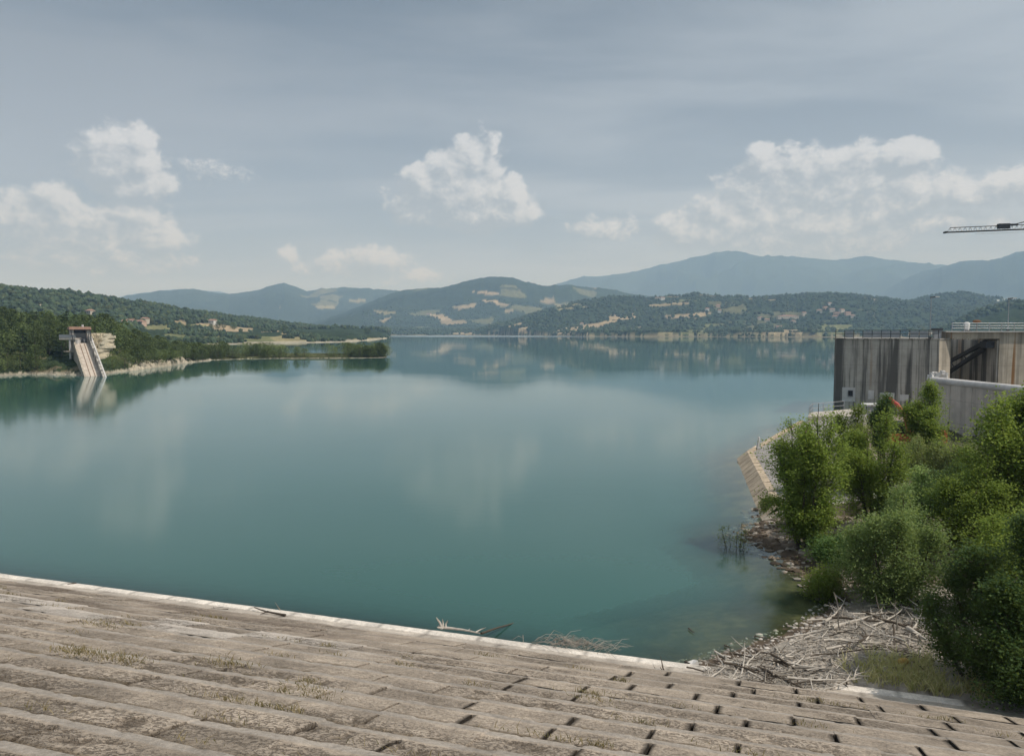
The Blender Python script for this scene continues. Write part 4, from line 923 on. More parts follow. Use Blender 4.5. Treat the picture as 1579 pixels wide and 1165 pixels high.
for i, (x_, y_, w_, mt, lb) in enumerate([(190, 499, 11, M['white'], 'small white house left of the hamlet on the left hill'), (203, 498, 15, M['plaster'], 'pale gabled house in the middle of the hamlet on the left hill'), (217, 500, 16, M['plaster_b'], 'pinkish house in front of the hamlet on the left hill'),
 (226, 497, 9, M['plaster'], 'small pale house, rightmost of the hamlet on the left hill'), (141, 484, 10, M['plaster'], 'lone pale house in the woods above the left hamlet'), (330, 497.5, 10, M['white'], 'small white farm shed beside the tan field on the left hill')]):
    p_ = hit(x_, y_+3, 700); k = math.hypot(p_[0], p_[1])/1100; house('house', p_, w_*k*.8, 8*k, 5.5*k, R((i*41) % 40-20), mt, lb, 'houses of the left hamlet', i % 2 == 0, 3)
# ------------------------------------------------------------------ vegetation
def leaves_mesh(name, P, size, mat, parent, r_, tone, flat=.35, N=None):
    """one folded leaf (four points, two faces) per point"""
    n = len(P); d = r_.normal(size=(n, 3)); d[:, 2] = d[:, 2]*flat
    if N is not None: d = d+N*.8
    d /= np.linalg.norm(d, axis=1)[:, None]
    up = r_.normal(size=(n, 3))*.8+np.array([.25, -.15, 1.2]); s_ = np.cross(d, up); s_ /= np.linalg.norm(s_, axis=1)[:, None]+1e-9
    L = size*r_.uniform(.65, 1.25, n)[:, None]; nn_ = np.cross(d, s_)
    a = P-d*L*.5; b_ = P+s_*L*.34+nn_*L*.08; c = P+d*L*.5; e = P-s_*L*.34+nn_*L*.08
    V = np.stack([a, b_, c, e], 1).reshape(-1, 3); i = np.arange(n)[:, None]*4
    return mesh_np(name, V, np.concatenate([i+[0, 1, 2], i+[0, 2, 3]]), mat, parent, attrs={'tone': np.repeat(tone, 4)})
def near_tree(name, label, cat, base, H, W, seed, mat, leaf=.11, tips=420, per=38, clear=.12, stems=5, peak=.45, up=.6, lean=(0, 0), spread=.22, gap=.45, bark=None, layer=0):
    r_ = np.random.default_rng(seed); root = tag(empty(name, base), label, cat); tr = MB(); H *= 1.07; tips = int(tips*1.25); leaf *= .8; per = int(per*1.3)
    st = []
    for k in range(stems):
        th = 6.28*k/stems+r_.uniform(-.4, .4); rad = W*.5*(r_.uniform(.0, .1) if k == 0 else r_.uniform(.2, .6)) if stems > 1 else 0
        h = H*(1-.30*(rad/(W*.5)))*(1 if k == 0 else r_.uniform(.78, 1.0)); t_ = np.linspace(0, 1, 9)
        px_ = .12*stems**.5*math.cos(th)+math.cos(th)*rad*t_**.8+lean[0]*t_+r_.normal(0, .04, 9).cumsum()*.5
        py_ = .12*stems**.5*math.sin(th)+math.sin(th)*rad*t_**.8+lean[1]*t_+r_.normal(0, .04, 9).cumsum()*.5
        P = np.c_[px_, py_, -.2+t_*h]; st.append(P); r0 = .022*H/(stems**.35)
        tr.tube(P, r0*(1-t_*.85), 6)
    ST = np.concatenate([np.array([np.interp(np.linspace(0, 1, 24), np.linspace(0, 1, 9), s_[:, j]) for j in range(3)]).T for s_ in st])
    tp = []; tries = 0; ns = len(st); hk = [s_[-1, 2] for s_ in st]; rk = W*(.5 if ns < 2 else .29+.12/ns)
    while len(tp) < tips and tries < tips*30:
        tries += 1; k = int(r_.integers(ns)); z = clear+(1-clear)*r_.uniform()**.85; zl_ = z
        prof = max(.05, math.sin(math.pi*min(1, ((z-clear*.6)/(1-clear*.6)))**(math.log(.5)/math.log(peak))))**.75
        sx_ = np.interp(z, np.linspace(0, 1, 9), st[k][:, 0]); sy_ = np.interp(z, np.linspace(0, 1, 9), st[k][:, 1])
        th = r_.uniform(0, 6.28); q_ = r_.uniform()**.5; rad = rk*(.25+.75*prof)*q_*(1+.35*math.sin(th*3+seed+k)*math.sin(z*11+seed*2+k))*(1-.35*z**3)*(1.4 if r_.uniform() < .12 else 1)
        x_, y_, z_ = sx_+rad*math.cos(th), sy_+rad*math.sin(th), z*hk[k]
        if layer: z_ = (math.floor(z_/layer)+.5)*layer+r_.normal(0, .07)-.12*rad
        if float(vnoise(x_*1.1+seed+z_*.7, y_*1.1+z_*1.3, seed)) < gap-.06 and q_ > .35: continue
        tp.append((x_, y_, z_))
    tp = np.array(tp)
    PL = []; TN = []; NM = []
    for i_, t_ in enumerate(tp):
        c_ = ST[(ST[:, 2] < t_[2]-.08*H*up) | (ST[:, 2] < .25*H)]; dd_ = np.linalg.norm((c_-t_)*np.array([1, 1, .7]), axis=1); a = c_[np.argmin(dd_)]
        m_ = (a+t_)/2+np.array([0, 0, -.12*np.linalg.norm(t_-a)]) + r_.normal(0, .05, 3)
        if i_ % 2 == 0: tr.tube([a, m_, t_], [.016*H/5, .009*H/5, .003], 3)
        n = int(per*r_.uniform(.5, 1.5)); f_ = r_.uniform(.45, 1.08, n)[:, None]
        P = np.where(f_ < .5, a+(m_-a)*f_*2, m_+(t_-m_)*(f_*2-1)); P = P+r_.normal(0, spread, (n, 3))*np.array([1, 1, .8])
        PL.append(P); TN.append(np.clip(r_.normal(.45, .2)+r_.normal(0, .2, n), 0, 1)); o_ = t_-np.array([lean[0]*.5, lean[1]*.5, H*.45]); NM.append(np.repeat((o_/(np.linalg.norm(o_)+1e-6))[None], n, 0)*0)
    P = np.concatenate(PL); ok = P[:, 2] > .05
    tr.build('trunk', bark or M['bark'], root, smooth=True)
    leaves_mesh('crown', P[ok], leaf, mat, root, r_, np.concatenate(TN)[ok])
    return root
def B(x, y, z=.9): p_ = PZ(x, y, z); return (float(p_[0]), float(p_[1]), gz(p_[0], p_[1])-.05)
def BD(x, D, dz=0): p_ = PY(x, 700, D); return (float(p_[0]), float(D), gz(p_[0], D)-.05+dz)
near_tree('tree', 'upright many-stemmed poplar on the bare bank beside the slab-lined spur', 'tree', BD(1246, 41.5), 7.7, 5.6, 11, M['leafA'], 0.155, 760, 36, .09, 8, .55, .8, (0, 0), .2, .42)
near_tree('tree', 'slender pale green poplar behind the many-stemmed one, in front of the block panels', 'tree', BD(1312, 52), 6.31, 4.0, 12, M['leafA'], 0.163, 340, 32, .12, 4, .45)
near_tree('tree', 'broad yellow-green poplar in the middle of the right bank thicket', 'tree', BD(1352, 43.5), 6.5, 5.0, 13, M['leafA'], 0.150, 520, 34, .08, 5, .5, .8)
near_tree('tree', 'dark green narrow tree half hiding the grey site cabin', 'tree', BD(1360, 64), 5.64, 2.2, 14, M['leafC'], 0.200, 260, 28, .2, 3, .6)
near_tree('tree', 'full round tree in front of the left end of the grey retaining wall', 'tree', BD(1426, 60), 6.6, 5.0, 15, M['leafA'], 0.188, 520, 34, .06, 4, .55, .8)
near_tree('tree', 'bushy bright grey-green willow standing on the driftwood bank, in the middle of the right thicket', 'tree', BD(1380, 32.5), 5.1, 4.3, 16, M['leafB'], 0.119, 760, 37, .03, 7, .42, .5)
near_tree('tree', 'pale feathery willow rising behind the bushy bright one', 'tree', BD(1420, 38.5), 4.43, 3.4, 17, M['leafB'], 0.125, 460, 34, .05, 5, .45, .8)
near_tree('tree', 'big broad-crowned poplar filling the right edge in front of the retaining wall', 'tree', BD(1602, 37.5), 9.4, 9.6, 18, M['leafA'], .19, 1250, 37, .05, 6, .5, .6, (.6, 0), .26)
near_tree('tree', 'green poplar with a lower crown left of the big one at the right edge', 'tree', BD(1508, 36.5), 5.22, 4.6, 19, M['leafA'], 0.150, 560, 34, .05, 5, .5, .7)
near_tree('tree', 'dark feathery acacia overhanging the driftwood at the lower right corner', 'tree', BD(1590, 23.9), 6.0, 5.2, 20, M['leafC'], 0.125, 900, 39, .10, 3, .5, .4, (-.3, 0), .2, .5, None, .62)
near_tree('tree', 'small dark acacia bough hanging low over the dry grass at the lower right', 'tree', BD(1512, 25.2), 3.6, 2.8, 21, M['leafC'], .09, 240, 44, .22, 2, .6, .3, (-.9, 0), .16, .5, None, .5)
near_tree('tree', 'leafy mid-height tree directly behind the dark acacia at the right edge', 'tree', BD(1572, 29.5), 4.4, 4.6, 24, M['leafA'], .12, 460, 36, .05, 5, .5)
near_tree('tree', 'acacia by the end of the dam shading the kerb strip', 'tree', (18.4, 22.4, .3), 6.0, 4.6, 25, M['leafC'], .12, 420, 34, .15, 4, .55, .5, (0, 0), .22, .48)
near_tree('tree', 'dark shaded tree between the many-stemmed poplar and the bushy willow', 'tree', BD(1298, 38.5), 1.49, 3.4, 22, M['leafC'], 0.138, 300, 32, .05, 5, .5)
near_tree('tree', 'dark broad tree in the gap behind the bushy willow', 'tree', BD(1455, 46), 1.81, 4.2, 23, M['leafC'], 0.163, 340, 30, .04, 5, .5)
SB = [(1408, 57, 3.2, 2.8, 'leafD', 'olive shrub under the round tree by the retaining wall'), (1444, 55, 3.0, 3.2, 'leafD', 'grey-olive shrub in front of the wire fence, left one'), (1484, 54, 3.3, 3.6, 'leafD', 'pale-topped shrub in front of the wire fence post'),
 (1470, 49, 2.6, 3.2, 'leafC', 'low dark shrub below the wire fence'), (1516, 52, 3.2, 3.4, 'leafA', 'bright green shrub right of the wire fence post'), (1275, 34.0, 1.7, 1.5, 'leafA', 'small green bush on the water edge of the cove'), (1330, 50, 3.2, 3, 'leafA', 'low green shrub under the slender poplar'),
 (1192, 50.2, 1.0, 1.3, 'leafD', 'pale tuft of shrub on the end of the beige kerb'), (1540, 30, 2.2, 3.0, 'leafC', 'dark undergrowth shrub at the foot of the big poplar'), (1390, 41, 3.2, 3.2, 'leafC', 'dark shrub in the shade between the willows'), (1255, 45.5, 1.6, 2.6, 'leafC', 'dark low shrub under the many-stemmed poplar'), (1590, 24.5, 2.0, 2.6, 'leafC', 'dark shrub in the bottom right corner beside the dam kerb')]
for i, (x_, D_, h_, w_, mt, lb) in enumerate(SB):
    near_tree('shrub', lb, 'shrub', BD(x_, D_), h_, w_, 40+i, M[mt], .10 if D_ < 45 else .14, 170, 34, .02, 5, .5)
p_ = PZ(1133, 845, 0); near_tree('drowned_shrub', 'sparse dark shrub standing alone in the water off the bare point', 'shrub', (p_[0], p_[1], -.35), 1.9, 1.7, 60, M['leafD'], .09, 46, 16, .2, 7, .55, .6, (0, 0), .12, .3, M['wood_dark'])

# dense woods: shared crown meshes for the far left shore
KIDS.clear()
def far_tree(name, kind, seed):
    r_ = np.random.default_rng(seed); root = tag(empty(name, (0, 0, 0)))
    H = 1.0
    if kind == 'pine':
        n = 1500; z = r_.uniform(.12, 1, n)**.9; lay = np.floor(z*9)/9+.03; rad = .30*(1-lay)**.75*r_.uniform(.15, 1, n)**.6*(1+.3*np.sin(lay*40)); z = lay*.92+.06-rad*.18+r_.normal(0, .012, n)
    elif kind == 'bush':
        n = 1100; z = r_.uniform(.02, 1, n); rad = .55*np.sin(np.pi*np.clip(z*.8+.15, 0, 1))**.6*r_.uniform(.1, 1, n)**.45
    else:
        n = 1700; z = r_.uniform(.14, 1, n); rad = .36*np.sin(np.pi*np.clip((z-.08)/.95, 0, 1)**.85)**.62*r_.uniform(.05, 1, n)**.42
    th = r_.uniform(0, 6.28, n); rad = rad*(1+.25*np.sin(th*3+seed)+.15*np.sin(th*5+z*8))
    P = np.c_[rad*np.cos(th), rad*np.sin(th), z]; k_ = vnoise(P[:, 0]*9+P[:, 2]*5+seed, P[:, 1]*9+P[:, 2]*7, seed); P = P[k_ > .32]; k_ = k_[k_ > .32]
    MB().tube([(0, 0, -.1), (.01, 0, .4), (0, .01, .8)], [.022, .014, .005], 5).build('trunk', M['bark'], root)
    kid(root, bpy.data.objects[-1]) if False else None
    leaves_mesh('crown', P, .062 if kind != 'pine' else .05, M[{'pine': 'leafF', 'bush': 'leafG', 'wood': 'leafE'}[kind]], root, r_, np.clip(k_+r_.normal(0, .12, len(P)), 0, 1), .5)
    KIDS[root.name] = [c for c in COL.objects if c.parent is root]
    return root
protos = {'wood': [far_tree('broadleaf_tree', 'wood', s_) for s_ in (71, 72, 73)], 'pine': [far_tree('pine_tree', 'pine', s_) for s_ in (74, 75)], 'bush': [far_tree('bush', 'bush', s_) for s_ in (76, 77)]}
used = set()
INFO = {'wood': ('dark green broadleaf tree in the dense wood on the left shore', 'tree', 'broadleaf trees of the left shore wood'), 'pine': ('dark pine with tiered branches in the wood on the left shore', 'pine', 'pines of the left shore wood'),
        'bush': ('light green bush in the scrub along the left waterline', 'bush', 'bushes along the left waterline'), 'spit': ('green tree in the row along the thin spit on the left', 'tree', 'trees along the thin spit'),
        'hill': ('dark solitary tree on the fields of the left hill', 'tree', 'field trees of the left hill')}
def plant(kind, x, y, z, h, wd, info):
    k_ = int(rng.integers(len(protos[kind]))); pr_ = protos[kind][k_]
    if pr_.name in used: o = copy_tree(pr_)
    else: o = pr_; used.add(pr_.name)
    o.location = (x, y, z-.15); o.scale = (wd, wd, h); o.rotation_euler = (0, 0, float(rng.uniform(0, 6.28)))
    lb, ct, gr = INFO[info]; tag(o, lb, ct, gr)
def polar(xp, r): a = float(tx(xp)); return r*math.sin(a), r*math.cos(a)
axc = ax_
n = 0; pts_ = []
tries = 0
while n < 235 and tries < 9000:
    tries += 1
    xp = rng.uniform(-70, 322); r0 = float(np.interp(xp, XP, pr0)); dpt = rng.uniform(0, 1)**1.5*(95 if xp < 170 else 75); r = r0+3.5+dpt
    x, y = polar(xp, r); z = float(ground(x, y))
    rel = np.array([x, y])-foot; a = rel@ax_; l = rel@lt_
    if -12 < a < 40 and -4.2 < l < 4.2: continue
    if -6 < a < 33 and 4 <= l < 11.5 and a > 12: continue
    if (132 < xp < 172 and 232 < math.hypot(x, y) < 273) or (136 < xp < 168 and r < 246 and dpt > 7): continue                       # the rock cutting stays open
    if 196 < xp < 292 and dpt < 9 and rng.uniform() < .8: continue # bare cliffs
    md = 3.2 if dpt < 12 else 4.6
    if any((x-u_)**2+(y-v_)**2 < md*md for u_, v_ in pts_): continue
    pts_.append((x, y)); n += 1
    if dpt < 10:
        kd = 'bush' if rng.uniform() < .75 else 'wood'; h = rng.uniform(3.0, 5.5) if kd == 'bush' else rng.uniform(5, 7.5); wd = h*rng.uniform(.95, 1.2)
    else:
        kd = 'pine' if rng.uniform() < (.5 if xp < 110 else .15) else 'wood'; h = rng.uniform(7, 10.5)*(1 if xp < 180 else .82); wd = h*rng.uniform(.85, 1.15)
    h *= float(np.interp(xp, [0, 200, 240, 320], [1, 1, .78, .62]))
    plant(kd, x, y, z, h, wd, kd)
n = 0
xs = np.sort(np.concatenate([rng.uniform(318, 594, 88), [589, 592, 585, 470, 512, 515]]))
for xp in xs:
    r0 = float(np.interp(xp, XP, sr0)); r = r0+rng.uniform(4, 22 if xp < 560 else 9); x, y = polar(xp, r); z = max(.6, float(ground(x, y)))
    h = rng.uniform(3.3, 5.9)*(1.15 if xp > 575 or 372 > xp else 1); plant('wood' if rng.uniform() < .35 else 'bush', x, y, z, h, h*rng.uniform(.9, 1.3), 'spit')
for xp, yp, h in ((337, 508, 11), (345, 507, 12), (327, 510, 9), (361, 509, 10), (359, 506, 9), (438, 514, 12), (568, 515, 11), (566, 514, 10), (275, 512, 10), (290, 510, 9)):
    p_ = hit(xp, yp, 700); plant('wood', p_[0], p_[1], p_[2], h, h*1.1, 'hill')

# far woodland that reads as one mass: many rough crowns on the hills
ico = np.array([(0, 0, 1)]+[(.894*math.cos(a), .894*math.sin(a), .447) for a in np.arange(5)*1.2566]+[(.894*math.cos(a+.628), .894*math.sin(a+.628), -.447) for a in np.arange(5)*1.2566]+[(0, 0, -1)])
icf = [(0,1,2),(0,2,3),(0,3,4),(0,4,5),(0,5,1),(1,6,2),(2,7,3),(3,8,4),(4,9,5),(5,10,1),(6,7,2),(7,8,3),(8,9,4),(9,10,5),(10,6,1),(11,7,6),(11,8,7),(11,9,8),(11,10,9),(11,6,10)]
def woodland(name, N, sel, smin, smax, seed, mat):
    r_ = np.random.default_rng(seed); prob = sel*R2[:, :]*0+sel; prob = prob.ravel().astype(float)
    area = (R2*np.gradient(RR)[None, :]*np.gradient(AZ)[:, None]).ravel()/np.maximum(R2.ravel(), 1)**1.4; prob = prob*area; prob /= prob.sum()
    k = r_.choice(len(prob), N, p=prob); i, j = np.unravel_index(k, X2.shape)
    a = AZ[i]+r_.uniform(-.5, .5, N)*np.gradient(AZ)[i]; rr_ = RR[j]+r_.uniform(-.5, .5, N)*np.gradient(RR)[j]; x = rr_*np.sin(a); y = rr_*np.cos(a); z = ground(x, y)
    sz = r_.uniform(smin, smax, N)
    V = ico[None]*(1+r_.normal(0, .16, (N, 12, 1)))*sz[:, None, None]*np.stack([np.ones(N), np.ones(N), r_.uniform(.8, 1.35, N)], -1)[:, None]
    V = V+np.stack([x, y, z+sz*.55], -1)[:, None]
    c = np.array([.040, .062, .032])*(.6+.9*r_.uniform(0, 1, (N, 1)))+np.array([.02, .015, 0])*(r_.uniform(0, 1, (N, 1)) > .8)
    F = (np.arange(N)[:, None, None]*12+np.array(icf)[None]).reshape(-1, 3)
    o = mesh_np(name, V.reshape(-1, 3), F, mat, None, smooth=False, attrs={'col': np.repeat(c, 12, 0)}); tag(o, kind='stuff'); return o
fm = attr_mat('far_canopy', 'col', 1.0, .35, .25, .8, 1.5)
isf = (colr[..., 0] < .07) & (Zt > 1.0)
woodland('woodland', 9000, isf & (R2 > 330) & (R2 < 1950) & (XP2 < 640) & (XP2 > -120) & (Zt > 4) & ((XP2 < 205) | (PY2 < 507.5)), 2.4, 4.6, 81, fm)
woodland('woodland', 13000, isf & (R2 > 1650) & (R2 < 4300) & (XP2 > 560) & (XP2 < 1640), 2.9, 5.8, 82, fm)
ws = (~isf) & (R2 > 600) & (R2 < 3200) & (Zt > .9) & (XP2 > 250) & (XP2 < 1640) & (fbm(X2/50, Y2/50, 83, 3) > .56)
woodland('hedgerow', 900, ws & (R2 < 1900), 1.6, 3.4, 84, fm); woodland('hedgerow', 1100, ws & (R2 >= 1900), 3, 6, 85, fm)

# shrubs, reeds and grass on the right bank and the dam
def grass(name, P, h, mat, seed, wdt=.012, lean=.35):
    r_ = np.random.default_rng(seed); n = len(P); h = h*r_.uniform(.45, 1.2, n); th = r_.uniform(0, 6.28, n); s_ = np.c_[np.cos(th), np.sin(th), 0*th]*wdt*r_.uniform(.7, 1.5, n)[:, None]
    ln = r_.normal(0, lean, (n, 2))*h[:, None]; tip = P+np.c_[ln, h]; mid = P+np.c_[ln*.35, h*.6]
    V = np.stack([P-s_, P+s_, mid+s_*.7, mid-s_*.7, tip], 1).reshape(-1, 3); i = np.arange(n)[:, None]*5
    o = mesh_np(name, V, [i+[0, 1, 2, 3], i+[3, 2, 4]], mat, attrs={'tone': np.repeat(np.clip(r_.normal(.5, .25, n), 0, 1), 5)}); tag(o, kind='stuff'); return o
r_ = np.random.default_rng(90)
gpx = []
for _ in range(60000):
    xp = r_.uniform(1265, 1560); yp = r_.uniform(985, 1092)
    e_ = ((xp-1400)/130)**2+((yp-1042-(xp-1400)*.10)/38)**2
    if e_ < 1+.5*(r_.uniform()-.5): gpx.append((xp, yp))
    if len(gpx) > 6500: break
P = np.array([PZ(a, b_, .85) for a, b_ in gpx]); k_ = vnoise(P[:, 0]*1.1, P[:, 1]*1.1, 7)+.5*vnoise(P[:, 0]*4, P[:, 1]*4, 8); P = P[k_ > .62]; P[:, 2] = [gz(a, b_)-.03 for a, b_ in P[:, :2]]
grass('grass', P, .48, M['grass'], 91, .017, .6)
x = r_.uniform(13, 30, 9000); y = r_.uniform(25, 60, 9000); d_ = sdist(x, y); k_ = fbm(x/2.5, y/2.5, 93, 3); ok = (d_ > 3.5) & (k_ > .54) & ((y > 34) | (x > 22)) & (x*dn_[0]+y*dn_[1] > S0+1)
P = np.c_[x, y, 0*x][ok]; P[:, 2] = [gz(a, b_)-.03 for a, b_ in P[:, :2]]; grass('undergrowth', P, .45, M['grass'], 94, .016)
# dry tufts caught in the joints and at the foot of the steps
P = []
for ri in range(2, 14):
    s_ = s_top-1.3*ri
    for _ in range(8):
        u_ = r_.uniform(-34, 10); nb = int(r_.uniform(10, 60)); wd_ = r_.uniform(.1, .55); x, y = US(u_+r_.normal(0, wd_, nb), s_+.10+np.abs(r_.normal(0, .08, nb)))
        z_ = .32+KS*(S0-s_)-.05
        P.append(np.c_[x, y, np.full(nb, z_+.0)])
for uu, ri, nn_ in ((-14.5, 9, 260), (-13.3, 9, 200), (-8.6, 9, 120), (-11.6, 8, 160), (-3.6, 6, 90), (-18, 6, 120), (-21, 9, 150)):
    s_ = s_top-1.3*ri; x, y = US(uu+r_.normal(0, .38, nn_), s_+.25+r_.normal(0, .12, nn_)); P.append(np.c_[x, y, np.full(nn_, .32+KS*(S0-s_)--.02)])
grass('dry_grass', np.concatenate(P), .11, M['grass_dry'], 95, .008, .8)

# ------------------------------------------------------------------ stones and driftwood
def stones(name, N, f, smin, smax, seed, cols):
    r_ = np.random.default_rng(seed); V = []; C = []
    for _ in range(N):
        x, y = f(r_)
        V.append((x, y, gz(x, y))); C.append(np.array(cols[int(r_.integers(len(cols)))])*r_.uniform(.7, 1.2))
    V = np.array(V); C = np.array(C); sz = smin+(smax-smin)*r_.uniform(0, 1, N)**3
    W_ = ico[None]*(1+r_.normal(0, .2, (N, 12, 1)))*sz[:, None, None]*np.stack([r_.uniform(.7, 1.4, N), r_.uniform(.7, 1.2, N), r_.uniform(.4, .8, N)], -1)[:, None]+V[:, None]
    F = (np.arange(N)[:, None, None]*12+np.array(icf)[None]).reshape(-1, 3)
    return tag(mesh_np(name, W_.reshape(-1, 3), F, M['pebble'], attrs={'col': np.repeat(C, 12, 0)}), kind='stuff')
def along(d0, d1, y0, y1):
    def f(r_):
        while True:
            x = r_.uniform(6, 26); y = r_.uniform(y0, y1); d_ = float(sdist(np.array([x]), np.array([y]))[0])
            if d0 < d_ < d1 and x*dn_[0]+y*dn_[1] > S0+.3: return x, y
    return f
stones('gravel', 2600, along(-1.2, 5, 34, 52), .04, .24, 96, [(.10, .075, .05), (.20, .16, .12), (.32, .29, .25), (.07, .055, .04)])
stones('gravel', 1800, along(-.6, 4, 27, 35), .03, .11, 97, [(.36, .33, .29), (.25, .22, .19), (.46, .43, .39)])
def branch_mesh(seed, L, r0, side=4, curve=.12, forks=True):
    r_ = np.random.default_rng(seed); mb = MB(); n = 9; t_ = np.linspace(0, 1, n); th = np.cumsum(r_.normal(0, curve, n)); dx = np.cos(th)*L/n; dy = np.sin(th)*L/n
    P = np.c_[np.cumsum(dx)-L/2, np.cumsum(dy), r_.normal(0, .02*L, n).cumsum()*.3+r0]; mb.tube(P, r0*(1-.7*t_), 6)
    if forks:
        for k in range(side):
            i = int(r_.integers(2, n-1)); a = th[i]+r_.choice([-1, 1])*r_.uniform(.4, 1.0); l_ = L*r_.uniform(.12, .35); e = P[i]+np.array([math.cos(a)*l_, math.sin(a)*l_, r_.uniform(-.02, .35)*l_]); m_ = (P[i]+e)/2+r_.normal(0, .05*l_, 3)
            mb.tube([P[i], m_, e], [r0*.5, r0*.38, r0*.15], 5)
    return mb
bd = []
for k in range(9):
    L = [1.2, 1.6, 2.2, 1.0, 1.4, 2.6, .9, 1.8, 3.0][k]; mb = branch_mesh(200+k, L, .019+.009*L, [1, 2, 3, 0, 2, 4, 1, 2, 3][k], .09); o = mb.build('driftwood_branch', [M['wood'], M['wood_grey'], M['wood'], M['wood_dark'], M['wood_grey']][k % 5], smooth=True); bd.append(o)
r_ = np.random.default_rng(210); first = set()
def inreg(r_):
    while True:
        xp = r_.uniform(1085, 1500); yp = r_.uniform(908, 1076)
        top = np.interp(xp, [1085, 1200, 1260, 1300, 1370, 1450, 1500], [1012, 975, 950, 925, 915, 905, 900]); bot = np.interp(xp, [1080, 1110, 1160, 1260, 1300, 1400, 1500], [1034, 1043, 1056, 1074, 1018, 1005, 985])
        if top < yp < bot: return PZ(xp, yp, .9)
for i in range(290):
    k = int(r_.integers(9)); o = bd[k] if k not in first else bd[k].copy()
    if k in first: COL.objects.link(o)
    first.add(k); p_ = inreg(r_); sc_ = r_.uniform(.6, 1.15)
    o.location = (p_[0], p_[1], max(gz(p_[0], p_[1]), .40 if p_[0]*dn_[0]+p_[1]*dn_[1] < S0+.4 else -1)+r_.uniform(0, .14)); o.rotation_euler = (r_.normal(0, .12), r_.normal(0, .12), r_.normal(.1, .75)); o.scale = (sc_, sc_, sc_)
    tag(o, 'bleached branch lying in the tangle of driftwood on the right bank', 'driftwood', 'driftwood branches on the right bank')
# fine litter of twigs
N = 9000; mb_v = []; 
PP = np.array([inreg(r_) for _ in range(N)]); ang = r_.normal(.1, .9, N); L = r_.uniform(.08, .42, N); rad = r_.uniform(.005, .016, N)
dz_ = r_.normal(0, .14, N); d_ = np.stack([np.cos(ang), np.sin(ang), dz_], -1)*L[:, None]/2; zc = np.array([max(gz(a, b_), .39 if a*dn_[0]+b_*dn_[1] < S0+.35 else -1) for a, b_ in PP[:, :2]])+r_.uniform(.0, .12, N); C0 = np.c_[PP[:, :2], zc]
s_ = np.stack([-np.sin(ang), np.cos(ang), 0*ang], -1)*rad[:, None]; u_ = np.array([0, 0, 1.0])*rad[:, None]
V = np.stack([C0-d_-s_, C0-d_+s_, C0-d_+u_*1.6, C0+d_-s_*.5, C0+d_+s_*.5, C0+d_+u_*.8], 1).reshape(-1, 3); i = np.arange(N)[:, None]*6
tag(mesh_np('driftwood_litter', V, np.concatenate([i+[0, 3, 4, 1], i+[1, 4, 5, 2], i+[2, 5, 3, 0]]), M['wood']), kind='stuff')
def log(label, a, b_, r0, mat, seed, side=3, curve=.07, za=.05, zb=.05, name='log', zf=None, cat='log'):
    """log from point a to b (world), branches added"""
    a = np.array(a, float); b_ = np.array(b_, float); L = np.linalg.norm(b_-a); r_ = np.random.default_rng(seed); n = 10; t_ = np.linspace(0, 1, n); d_ = (b_-a)/L; sd_2 = np.cross(d_, (0, 0, 1)); sd_2 /= np.linalg.norm(sd_2)
    off_ = r_.normal(0, curve*L*.25, n).cumsum()*np.sin(np.pi*t_)*.5; P = t_[:, None]*(b_-a)+sd_2*off_[:, None]; mb = MB(); mb.tube(P, r0*(1-.65*t_), 8)
    for k in range(side):
        i = int(r_.integers(1, n-1)); s2 = sd_2*r_.choice([-1, 1])*r_.uniform(.4, 1)+d_*r_.uniform(-.2, .8)+np.array([0, 0, r_.uniform(0, .5)]); l_ = L*r_.uniform(.1, .28); mb.tube([P[i], P[i]+s2*l_*.5+r_.normal(0, .03*l_, 3), P[i]+s2*l_], [r0*.5, r0*.35, r0*.12], 5)
    o = mb.build(name, mat, smooth=True); o.location = a; return tag(o, label, cat)
def dz(x, y):                           # height of the dam's slope plane
    s_ = x*dn_[0]+y*dn_[1]
    return .36 if s_ > S0-.7 else .40+(s_top-s_ < 0)*0+max(0, KS*(s_top-s_))+.28*(s_ < s_top)
def DP(x, y, lift=0.0):
    p_ = PZ(x, y, .4)
    for _ in range(6): p_ = PZ(x, y, dz(p_[0], p_[1])+lift)
    return p_
log('pale forked log lying across the white kerb, its tip in the lake', DP(676, 966, .05), DP(740, 976, .03), .07, M['wood'], 301, 2)
log('dark thin pole running from the pale log into the water', DP(742, 976, .0), PZ(802, 957, -.1), .05, M['wood_dark'], 302, 0, .03)
ro = MB(); 
for a, c_ in (((0, 0, 0), (-.35, .12, .5)), ((0, 0, 0), (.0, .1, .42)), ((0, 0, 0), (-.28, -.15, .1)), ((.2, 0, 0), (.3, .1, .36))): ro.tube([a, tuple(np.array(c_)*.5+np.array([.04, 0, 0])), c_], [.08, .06, .025], 6)
o = ro.build('root_stump', M['wood'], smooth=True); o.location = DP(682, 968, .04); o.scale = (.7, .7, .8); tag(o, 'pale root stump with short prongs at the left end of the log on the kerb', 'stump')
log('long dark branch lying on the steps near the right end of the kerb', DP(1074, 1048, .06), DP(938, 1028, .1), .075, M['wood_dark'], 303, 4, .08)
log('thin dark twig branch beside the long dark branch on the steps', DP(1024, 1042, .05), DP(942, 1032, .1), .028, M['wood_dark'], 313, 3, .1)
log('dark twisted branch resting on the kerb at the left', DP(440, 948, .1), DP(392, 936, .15), .055, M['wood_dark'], 304, 4, .16)
log('thin pale stick standing up beside the dark twisted branch', DP(432, 940, .0), DP(424, 928, .4), .022, M['wood_grey'], 305, 1)
log('small dark branch heap on the dry steps, left of the twisted one', DP(352, 939, .05), DP(320, 937, .1), .03, M['wood_dark'], 306, 4, .2)
log('small pale stick lying on the steps below the brush heap', DP(846, 1014, .03), DP(832, 1018, .03), .03, M['wood_grey'], 307, 1)
